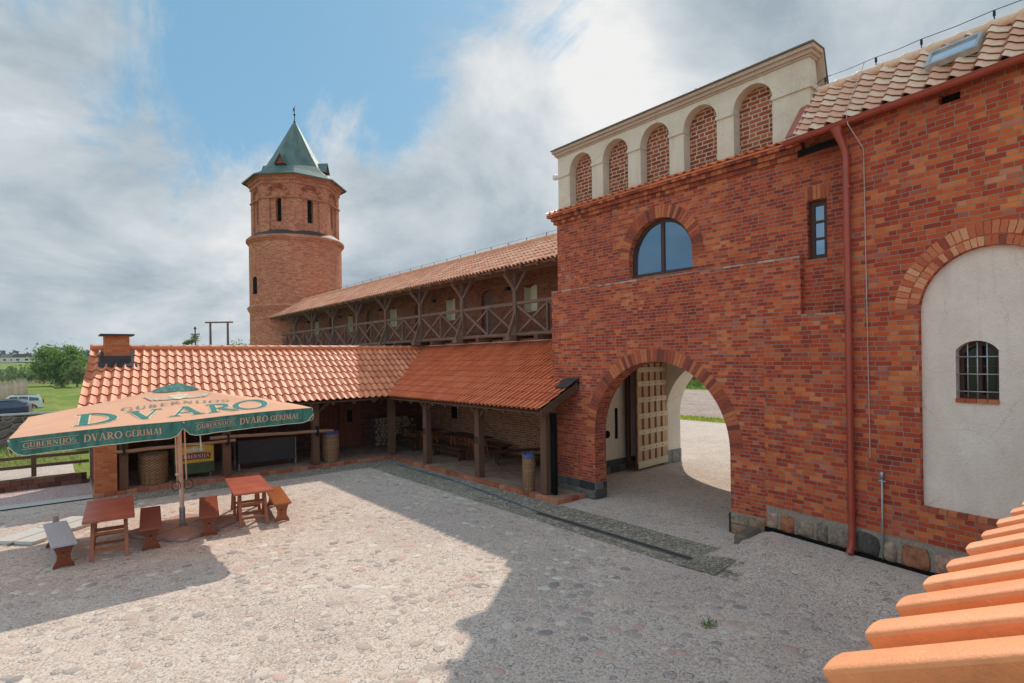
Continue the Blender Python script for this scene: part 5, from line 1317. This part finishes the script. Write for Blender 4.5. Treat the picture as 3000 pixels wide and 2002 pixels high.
mf = island_mat('firewood', [(0, (.22, .14, .08)), (.5, (.42, .30, .18)), (1, (.60, .48, .32))], .9, 30, .5)
for i, (x, z) in enumerate(cells):
    if fw is None:
        fw = thing('firewood_log', 'split pale log end in the firewood stack in the arcade corner', 'firewood log', (x, 21.7, z), 'stacked firewood logs')
        mb = MB(); n_ = 6; ks = [rnd.uniform(.75, 1.1) for _ in range(n_)]; r_ = .075; f0 = [(x+r_*ks[k]*math.cos(2*PI*k/n_), 21.50, z+r_*ks[k]*math.sin(2*PI*k/n_)) for k in range(n_)]; b0_ = [(a, 21.95, c) for a, b, c in f0]
        mb.faces(f0+b0_, [tuple(range(n_))], None); part('cut_end', mb, mf, fw)
        mb = MB(); mb.faces(f0+b0_, [(k, (k+1) % n_, n_+(k+1) % n_, n_+k) for k in range(n_)]); part('log_bark', mb, M_bark, fw); continue
    c_ = copy_thing(fw, (x, 21.7+rnd.uniform(-.05, .05), z)); c_.rotation_euler = (0, rnd.random()*6, 0); q = rnd.uniform(.8, 1.1); c_.scale = (q, 1, q)
# drain, hose, weed, stone disc
mb = MB(); mb.bb(8.70, 8.82, 4.95, 9.85, .0, .006) if False else None
y = 4.95
while y < 9.85: mb.bb(8.705, 8.815, y, y+.012, .012, .022); y += .032
for x in (8.69, 8.82): mb.bb(x-.008, x+.008, 4.93, 9.87, .0, .024)
dg = thing('drain_channel', 'long narrow iron drain grate set in the cobbled strip', 'drain', (8.75, 7.4, 0)); part('grate', mb, plain('grate_iron', (.16, .15, .14), .6, .3), dg)
mb = MB(); mb.bb(8.70, 8.81, 4.94, 9.86, .006, .010); part('channel', mb, M_dark, dg)
mb = MB()
for o_ in (0, .05): mb.tube([(9.22+o_-.04*0+(-.45)*max(0, (14-y_)/4.2)*.95+.02*math.sin(y_*2+o_*50), y_, .018) for y_ in [17.5-.4*i for i in range(20)]], .009, 5)
single('blue_hose', mb, plain('blue_hose_rubber', (.07, .13, .20), .5), 'thin blue hoses lying along the cobbled strip by the kerb', 'hose', (9.2, 14, 0))
mb = MB()
for k in range(90):
    a = rnd.random()*2*PI; r_ = rnd.random()**.7*.13; x = 6.83+r_*math.cos(a)*1.3; y = 4.27+r_*math.sin(a)*.8; z = court_h(x, y); hh_ = rnd.uniform(.02, .06); t = rnd.random()*PI
    mb.face([(x-.008*math.cos(t), y-.008*math.sin(t), z), (x+.008*math.cos(t), y+.008*math.sin(t), z), (x+rnd.uniform(-.04, .04), y+rnd.uniform(-.04, .04), z+hh_)])
single('weed', mb, M_leaf, 'small green weed tuft growing in the shaded gravel', 'weed', (6.83, 4.27, 0))
mb = MB(); stone(mb, 6.55, 5.62, 0, .20, .17, .012, .3, 14); single('round_stone', mb, M_cob, 'flat round pinkish stone sunk in the shaded gravel', 'stone', (6.55, 5.62, 0))
# ================================================================== NEAR ROOF
rnd = random.Random(61)
nr_ = thing('near_roof', 'bright orange pantile roof edge in the lower right foreground', 'roof', (4, 0, 2.95))
s_ = Vector((0, -1, .55)).normalized(); n_ = Vector((0, .55, 1)).normalized()
mb = MB(); SC = .64; ex0 = 1.20
# interlocking tiles: a long rounded roll with a flat pan
NT = 44; TW = .2145; TL = .42; rr_ = random.Random(9)
def nprof(t):    # t 0..1 across one tile (x increasing): roll then pan
    if t < .03: return .026+.010*math.sin(t/.03*PI/2)
    if t < .48: return .036+.004*math.sin((t-.03)/.45*PI)
    if t < .66: q = (t-.48)/.18; return .036*(1-q*q*(3-2*q))
    return -.006*math.sin((t-.66)/.34*PI)
ts = [0, .012, .03, .12, .22, .32, .42, .48, .53, .57, .61, .66, .8, .999]
for r in range(8):
    for c_ in range(NT):
        jz = rr_.gauss(0, .002); js = rr_.gauss(0, .004); x0_ = ex0+c_*TW; lo = []; hi = []; ed = []
        for t in ts:
            p_ = Vector((x0_+t*TW, .475, 2.92)); hgt = nprof(t)
            rnd_ = -.012 if t in (0, .56) else 0
            lo.append(p_+s_*(r*TL+js)+n_*(hgt+.016+jz)); ed.append(p_+s_*(r*TL+js+.002)+n_*(hgt-.006+jz)); hi.append(p_+s_*((r+1)*TL)+n_*(hgt-.004))
        for k in range(len(ts)-1):
            uvq = [(c_+ts[k], r+.02), (c_+ts[k+1]*.999, r+.02), (c_+ts[k+1]*.999, r+.98), (c_+ts[k], r+.98)]
            mb.face([lo[k], lo[k+1], hi[k+1], hi[k]], uvq, True); mb.face([ed[k], ed[k+1], lo[k+1], lo[k]], uvq)
        uvq = [(c_+.01, r+.02), (c_+.02, r+.02), (c_+.02, r+.98), (c_+.01, r+.98)]
        mb.face([lo[0]-n_*.034+Vector((.006, 0, 0)), lo[0], hi[0], hi[0]-n_*.034+Vector((.006, 0, 0))], uvq)
part('tiles', mb, M_tileN, nr_)
mb = MB(); mb.slab([[(1.05, 0), (10.3, 0), (10.3, 3.2), (1.05, 3.2)]], (0, .40, 2.90), (1, 0, 0), -n_, .03, v=s_); part('roof_boarding', mb, M_log, nr_)
mb = MB(); mb.bb(1.3, 9.9, -.3, -.02, 0, 3.0); part('wall', mb, M_brickh, nr_)
# ================================================================== LEFT BACKGROUND
rnd = random.Random(71)
mb = MB(); x = -14
while x < .85: mb.bb(x+.006, min(.88, x+.25)-.006, 21.60, 21.72, 0, .15); mb.bb(x+.006-.12, min(.88, x+.25)-.126, 21.60, 21.72, .156, .30+rnd.uniform(0, .01)); x += .25
mb.bb(-14.1, .88, 21.72, 21.84, 0, .31)
single('low_brick_wall', mb, island_mat('dark_edging_bricks', [(0, (.12, .05, .035)), (1, (.26, .11, .07))], .9, 30, .5), 'low dark brick retaining wall below the rail fence', 'wall', (-6, 21.7, 0))
fe = thing('rail_fence', 'dark two-rail wooden fence left of the brick pier', 'fence', (-2, 22.1, .3))
for x in (-.36, -3.3, -6.2, -9.1, -12):
    mb = MB(); mb.beam((x, 22.1, .28), (x, 22.1, .95), .12, .12, (0, 1, 0)); part('post', mb, M_beam, fe)
for z in (.62, .89):
    mb = MB(); mb.beam((-14, 22.03, z), (.95, 22.03, z), .04, .09); part('rail', mb, M_beam, fe)
m, nt, b = mat0('fieldstone_wall', .9, .2); P = pos(nt); q = vadd(nt, vmul(nt, P, (1, 1, 1.5)), vmul(nt, noise(nt, P, 1.5, 2, .5, 0, True), (.35, .35, .35)))
e_, _c = voro(nt, q, 2.1, 'DISTANCE_TO_EDGE'); _d, cc = voro(nt, q, 2.1); r_, g_, b_ = xyz(nt, cc)
col = ramp(nt, r_, [(0, (.06, .05, .045)), (.3, (.16, .11, .09)), (.6, (.25, .19, .15)), (.8, (.20, .09, .07)), (1, (.34, .28, .23))]); col = mix(nt, rng(nt, noise(nt, P, 7, 5, .7), .4, .7, 0., .6), col, (.06, .05, .045))
setc(nt, b, mix(nt, rng(nt, e_, .02, .07), (.27, .22, .18), col)); bump(nt, b, rng(nt, e_, 0., .2)+noise(nt, P, 12, 4)*.4, .9, .06); M_field = m
sw = thing('stone_wall', 'long fieldstone wall in front of the parked cars', 'wall', (-6, 31, 0))
mb = MB(); mb.bb(-30, 9, 31.0, 31.45, 0, 1.56); part('masonry', mb, M_field, sw); mb = MB(); mb.bb(-30, 9, 30.96, 31.5, 1.56, 1.62); part('coping', mb, M_conc, sw)
mb = MB()
for k in range(5200):
    x = rnd.uniform(-9, .9); y = rnd.uniform(24.3, 30.9); z = gh(x, y)-.01; hh_ = rnd.uniform(.04, .16)*(1.6 if rnd.random() < .15 else 1); t = rnd.random()*PI; w_ = .02
    mb.face([(x-w_*math.cos(t), y-w_*math.sin(t), z), (x+w_*math.cos(t), y+w_*math.sin(t), z), (x+rnd.uniform(-.06, .06), y+rnd.uniform(-.06, .06), z+hh_)])
tag(mb.build('meadow_grass', leaf_mat('meadow_blades', (.10, .20, .03), (.36, .36, .13), (.42, .38, .18))), 'rough grass and straw between the fence and the stone wall', 'grass', kind='stuff')
# cars
def make_car(label, colr, loc, rz, L=4.3, Hh=1.5, van=False):
    t = thing('parked_car', label, 'car', (0, 0, 0), 'cars parked behind the stone wall'); Mc = mat0('car_paint', .25, .6); mm, nt, b = Mc; b.inputs['Base Color'].default_value = (*colr, 1); b.inputs['Coat Weight'].default_value = .5
    W2 = .86
    # +x is the rear
    low = [(-L/2, .35), (-L/2+.05, .62), (-L/2+.9, .88), (-L/2+1.1, .92), (L/2-.12, .95), (L/2, .80), (L/2, .38), (L/2-.2, .28), (-L/2+.2, .28)]
    mb = MB(); mb.slab([low], (0, -W2, 0), (1, 0, 0), (0, 1, 0), W2*2); bd = part('body', mb, mm, t, bevel=.05)
    r0 = L/2-.12; cab = [(-L/2+1.1, .92), (-L/2+1.75, Hh-.06), (-L/2+2.2, Hh), (r0-.45 if not van else r0-.3, Hh-.02), (r0-.22, Hh-.12), (r0+.02, .96)]
    def cabside(yb, yt): return [Vector((x, yb if z < 1 else yt, z)) for x, z in cab]
    mb = MB(); A_ = cabside(-W2+.03, -W2+.18); B_ = cabside(W2-.03, W2-.18); n_ = len(cab); mb.faces(A_+B_, [tuple(range(n_)), tuple(range(2*n_-1, n_-1, -1))]+[(k, k+1, n_+k+1, n_+k) for k in range(n_-1)])
    part('cabin', mb, mm, bd, bevel=.03)
    Mg = M_glass2
    for sg in (-1, 1):
        for (a, c_) in ((-L/2+1.42, -L/2+2.35), (-L/2+2.43, -L/2+3.15), (-L/2+3.22, r0-.25)):
            mb = MB(); y0_, y1_ = sg*(W2-.035+.006), sg*(W2-.165+.006); mb.face([(a, y0_, 1.0), (c_, y0_, 1.0), (min(c_, r0-.38), y1_, Hh-.12), (a+(.38 if a < -L/2+1.6 else 0), y1_, Hh-.12)]); part('side_window', mb, Mg, t)
    mb = MB(); mb.face([(r0+.035, -.62, 1.02), (r0+.035, .62, 1.02), (r0-.18, .55, Hh-.16), (r0-.18, -.55, Hh-.16)]); part('rear_window', mb, Mg, t)
    for sg in (-1, 1): mb = MB(); mb.bb(L/2-.10, L/2+.012, sg*(W2-.14), sg*(W2+.008), .70, 1.08); part('tail_light', mb, M_tail, t)
    mb = MB(); mb.bb(L/2+.003, L/2+.015, -.26, .26, .55, .66); part('number_plate', mb, M_tw, t)
    for x in (-L/2+.8, L/2-.85):
        for sg in (-1, 1):
            mb = MB(); mb.tube([(x, sg*(W2-.18), .31), (x, sg*(W2+.01), .31)], .31, 20); wh = part('wheel', mb, M_iron, t); mb = MB(); mb.tube([(x, sg*(W2+.0), .31), (x, sg*(W2+.02), .31)], .19, 16); part('rim', mb, M_galv, wh)
    mb = MB()
    for sg in (-1, 1): mb.beam((-L/2+2.1, sg*.6, Hh+.03), (r0-.4, sg*.6, Hh+.03), .03, .03)
    part('roof_rail', mb, M_iron, t)
    t.location = loc; t.rotation_euler = (0, 0, rz); return t
M_glass2 = glass('car_glass', (.06, .09, .10)); M_tail = plain('red_tail_lamp', (.5, .01, .015), .25)
def on(px, Z, py=838):
    a, b = px-1175, py-823; c_, s_ = math.cos(RL), math.sin(RL); r = FW+RT*((a*c_-b*s_)/1305)-UP*((a*s_+b*c_)/1305); return Vector((r.x*Z, r.y*Z, H+r.z*Z))
make_car('dark blue estate car with a red tail lamp behind the stone wall', (.015, .025, .10), (-3.6, 64.8, -.93), .18)
make_car('silver hatchback between the blue and the white car', (.36, .40, .42), (-3.35, 69.0, -.98), .15)
make_car('white people carrier farthest of the parked cars', (.72, .71, .66), (-2.6, 76.8, -1.0), .05, 4.4, 1.58, True)
# stockade fence
sf = thing('stockade_fence', 'grey upright log palisade on the left behind the cars', 'fence', (-4, 90, -.7)); mb = MB(); n_ = 54
for k in range(n_):
    t = k/(n_-1); x = -7.5+5.2*t; y = 73+26*t; z0 = gh(x, y)-.1; hh_ = 2.05+rnd.uniform(-.06, .1); mb.tube([(x, y, z0), (x, y, z0+hh_), (x, y, z0+hh_+.18)], [.2, .2, .03], 6)
part('palisade', mb, wood_mat('grey_palisade', (.17, .14, .11), (.34, .29, .23), .9), sf)
# poles
for nm, lb, px, Z, top, arms in (('power_pole', 'dark wooden power pole with crossarm in front of a pale tree', 449, 90, 9.36, ((8.13, .66), (9.0, .16))),):
    q = on(px, Z); mb = MB(); t = thing(nm, lb, 'power pole', (q.x, q.y, -.6)); mb.tube([(q.x, q.y, -.6), (q.x, q.y, top)], [.14, .10], 8); part('mast', mb, M_beam, t)
    for z, w_ in arms:
        mb = MB(); mb.beam((q.x-RT.x*w_, q.y-RT.y*w_, z), (q.x+RT.x*w_, q.y+RT.y*w_, z), .10, .10)
        for sg in (-1, -.6, .6, 1): mb.tube([(q.x+RT.x*w_*sg, q.y+RT.y*w_*sg, z), (q.x+RT.x*w_*sg, q.y+RT.y*w_*sg, z+.22)], .05, 6)
        part('crossarm', mb, M_iron, t)
qa, qb = on(484, 95), on(524, 95); t = thing('twin_mast_portal', 'tall H-shaped twin mast portal left of the tower', 'power pole', (qa.x, qa.y, -.6))
for q in (qa, qb): mb = MB(); mb.tube([(q.x, q.y, -.6), (q.x, q.y, 10.3)], [.24, .17], 8); part('mast', mb, M_beam, t)
mb = MB(); dv = (qb-qa)*.3; dv.z = 0; A_ = Vector((qa.x, qa.y, 10.35)); B_ = Vector((qb.x, qb.y, 10.35)); mb.beam(A_-dv, B_+dv, .12, .26); part('top_beam', mb, M_gbeam, t)
mb = MB(); A_.z = B_.z = 5.9; mb.beam(A_, B_, .10, .12)
for k in range(3): q = A_.lerp(B_, .28+.2*k); mb.tube([q+Vector((0, 0, .02)), q+Vector((0, 0, .5))], .06, 6)
part('insulator_beam', mb, M_iron, t)
# ================================================================== TREES
def crown(mb, c, rx, ry, rz, nc, nl, ls, rnd, core=.35):
    c = Vector(c); cl = []
    for _ in range(nc):
        while True:
            v = Vector((rnd.uniform(-1, 1), rnd.uniform(-1, 1), rnd.uniform(-1, 1)))
            if core < v.length < 1: break
        cl.append((c+Vector((v.x*rx, v.y*ry, v.z*rz)), rnd.uniform(.5, 1.15)))
    R_ = min(rx, ry, rz)*.42
    for _ in range(nl):
        q, k = rnd.choice(cl); p_ = q+Vector((rnd.gauss(0, 1), rnd.gauss(0, 1), rnd.gauss(0, .8)))*R_*k*.55
        a = Vector((rnd.gauss(0, 1), rnd.gauss(0, 1), rnd.gauss(0, 1))).normalized(); b = a.cross(Vector((rnd.gauss(0, 1), rnd.gauss(0, 1), rnd.gauss(0, 1)))).normalized(); s_ = ls*rnd.uniform(.5, 1.4)
        mb.face([p_-a*s_, p_+b*s_*.6, p_+a*s_, p_-b*s_*.6])
def tree(label, x, y, z0, ht, rx, rz, mt, seed, nl=2600, ls=.18, nc=34, group='trees beyond the castle', trunk=.16, cat='tree', name='broadleaf_tree'):
    rnd = random.Random(seed); t = thing(name, label, cat, (x, y, z0), group); zc = z0+ht-rz
    mb = MB(); top = Vector((x+rnd.uniform(-.3, .3), y, zc+rz*.3)); mb.tube([(x, y, z0-.2), (x+rnd.uniform(-.1, .1), y, z0+ht*.25), tuple(top)], [trunk, trunk*.75, trunk*.2], 7)
    for k in range(6):
        a = rnd.random()*2*PI; s0 = Vector((x, y, z0+ht*(.22+.08*k))); e_ = s0+Vector((math.cos(a)*rx*.7, math.sin(a)*rx*.7, ht*.22)); mb.tube([s0, s0.lerp(e_, .5)+Vector((0, 0, -.1)), e_], [trunk*.45, trunk*.3, trunk*.1], 5)
    part('trunk', mb, M_bark, t); mb = MB(); crown(mb, (x, y, zc), rx, rx*.85, rz, nc, nl, ls, rnd); part('crown', mb, mt, t); return t
q = on(140, 110); tree('bushy bright green tree standing alone in the meadow', q.x, q.y, -.4, 7.6, 4.2, 3.6, M_leaf, 1, 7500, .26, 60, trunk=.2)
q = on(176, 106); tree('small pale leaning tree right of the bushy tree', q.x, q.y, -.4, 4.6, 1.7, 2.0, M_leafp, 2, 2200, .2)
q = on(322, 120); tree('distant round tree top behind the chimney', q.x, q.y, -.4, 7.9, 2.1, 2.1, M_leaf, 3, 1800, .22)
q = on(447, 96); tree('pale green upright tree behind the power pole', q.x, q.y, -.4, 9.0, 1.6, 3.6, M_leafp, 4, 3200, .2)
for i, (px, Z, ht, rx, lb) in enumerate(((478, 110, 7.6, 2.6, 'low leafy tree just right of the power pole'), (515, 112, 7.0, 2.6, 'leafy tree between the twin masts'), (546, 114, 8.0, 2.4, 'rounded leafy tree right of the twin masts'), (572, 118, 7.4, 2.2, 'leafy tree close to the left tower edge'), (595, 116, 8.0, 2.2, 'leafy tree half hidden by the tower'))):
    q = on(px, Z); tree(lb, q.x, q.y, -.4, ht, rx, 2.6, (M_leaf, M_leafp)[i % 2], 10+i, 2200, .2)
# scrub belt (stuff), far wood, houses
mb = MB(); rnd = random.Random(91)
for k in range(60):
    px = rnd.uniform(-260, 420); Z = rnd.uniform(128, 190); q = on(px, Z); crown(mb, (q.x, q.y, rnd.uniform(.2, 1.2)), rnd.uniform(3, 6), 3, rnd.uniform(1.4, 2.6), 10, 420, .34, rnd, 0.)
tag(mb.build('willow_scrub', leaf_mat('scrub_leaf', (.10, .17, .06), (.22, .28, .11))), 'belt of grey green willow scrub beyond the meadow', 'scrub', kind='stuff')
mb = MB()
for k in range(700):
    px = rnd.uniform(-200, 260); Z = rnd.uniform(125, 150); q = on(px, Z); x, y = q.x, q.y
    for _ in range(6):
        hh_ = rnd.uniform(.5, 1.1); xx = x+rnd.gauss(0, .8); yy = y+rnd.gauss(0, .8); mb.face([(xx-.12, yy, -.5), (xx+.12, yy, -.5), (xx+rnd.gauss(0, .1), yy, -.5+hh_)])
tag(mb.build('reeds', leaf_mat('dry_reed', (.36, .32, .16), (.55, .48, .28))), 'straw coloured reeds at the foot of the scrub', 'reeds', kind='stuff')
mb = MB()
for k in range(150):
    px = rnd.uniform(-300, 700); Z = rnd.uniform(420, 520); q = on(px, Z); zb = gh(q.x, q.y); crown(mb, (q.x, q.y, zb+rnd.uniform(1, 6)), rnd.uniform(6, 12), 6, rnd.uniform(3, 6), 10, 160, 1.2, rnd, 0.)
tag(mb.build('far_wood', M_leafb), 'dark blue green line of trees on the far bank', 'wood', kind='stuff')
for i, (px, Z, w_, lb) in enumerate(((20, 400, 9, 'far pale house with a dark roof at the left edge'), (52, 395, 11, 'far house with a light grey gabled roof among trees'), (84, 400, 8, 'small far grey roofed house'), (112, 405, 9, 'far low house nearest the bushy tree'))):
    q = on(px, Z); zb = gh(q.x, q.y)+.5; t = thing('village_house', lb, 'house', (q.x, q.y, zb), 'houses of the far village'); mb = MB(); mb.box((q.x, q.y, zb+1.6), (w_, 7, 3.4)); part('wall', mb, M_plasw, t)
    mb = MB(); mb.slab([[(-w_/2-.4, 3.2), (w_/2+.4, 3.2), (w_/2-1.5, 5.6), (-w_/2+1.5, 5.6)]], (q.x, q.y-3.8, zb), (1, 0, 0), (0, 1, 0), 7.6); part('roof', mb, (M_grey, M_flash, M_galv)[i % 3], t)
    mb = MB(); mb.bb(q.x-w_*.3, q.x-w_*.15, q.y-3.55, q.y-3.5, zb+1, zb+2.2); mb.bb(q.x+w_*.12, q.x+w_*.27, q.y-3.55, q.y-3.5, zb+1, zb+2.2); part('window', mb, M_dark, t)
# beyond the gate
rnd = random.Random(95)
q1 = on(1592, 74); q2 = on(1567, 80); q3 = on(1622, 82)
tree('dark trunked tree in the yellow flowers seen through the gate', q1.x, q1.y, 0, 8.5, 3.6, 3.2, M_leaf, 31, 2600, .3, trunk=.32)
tree('second tree left of the first through the gate arch', q2.x, q2.y, 0, 8, 3.4, 3.1, M_leafp, 32, 2200, .3, trunk=.26)
tree('third tree right of the first through the gate arch', q3.x, q3.y, 0, 8, 3.4, 3.1, M_leaf, 33, 2200, .3, trunk=.26)
mb = MB()
for k in range(9000):
    x = rnd.uniform(54, 76); y = rnd.uniform(20, 62); t = rnd.random()*PI; hh_ = rnd.uniform(.2, .55); mb.face([(x-.10*math.cos(t), y-.10*math.sin(t), 0), (x+.10*math.cos(t), y+.10*math.sin(t), 0), (x+rnd.gauss(0, .12), y+rnd.gauss(0, .12), hh_)])
tag(mb.build('tall_grass', M_leaf), 'tall green grass at the far side of the field beyond the gate', 'grass', kind='stuff')
mb = MB()
for k in range(7000):
    x = rnd.uniform(58, 74); y = rnd.uniform(20, 62); z = rnd.uniform(.3, .7); s_ = rnd.uniform(.05, .12); mb.face([(x-s_, y-s_, z), (x+s_, y-s_, z+.03), (x+s_, y+s_, z), (x-s_, y+s_, z+.05)])
tag(mb.build('yellow_flowers', leaf_mat('yellow_petals', (.70, .62, .03), (.80, .74, .08))), 'sheet of yellow flowers in the grass beyond the gate', 'flowers', kind='stuff')
mb = MB()
for k in range(2600):
    x = rnd.uniform(27.7, 29.7); y = rnd.uniform(8, 24); t = rnd.random()*PI; mb.face([(x-.03*math.cos(t), y-.03*math.sin(t), 0), (x+.03*math.cos(t), y+.03*math.sin(t), 0), (x+rnd.gauss(0, .05), y+rnd.gauss(0, .05), rnd.uniform(.06, .16))])
tag(mb.build('verge_grass', M_leafy), 'narrow green grass verge between road and soil beyond the gate', 'grass', kind='stuff')

# ================================================================== HAZE
mb = MB(); mb.bb(-980, 980, -260, 1150, -3, 40)
m = bpy.data.materials.new('thin_air'); m.use_nodes = True; nt = m.node_tree; nt.nodes.remove(nt.nodes['Principled BSDF'])
v = nt.nodes.new('ShaderNodeVolumePrincipled'); v.inputs['Color'].default_value = (.80, .86, .92, 1); v.inputs['Density'].default_value = .00022; v.inputs['Anisotropy'].default_value = .2
nt.links.new(v.outputs[0], nt.nodes['Material Output'].inputs['Volume'])
tag(mb.build('haze', m), 'thin pale haze softening the far bank', 'haze', kind='stuff')
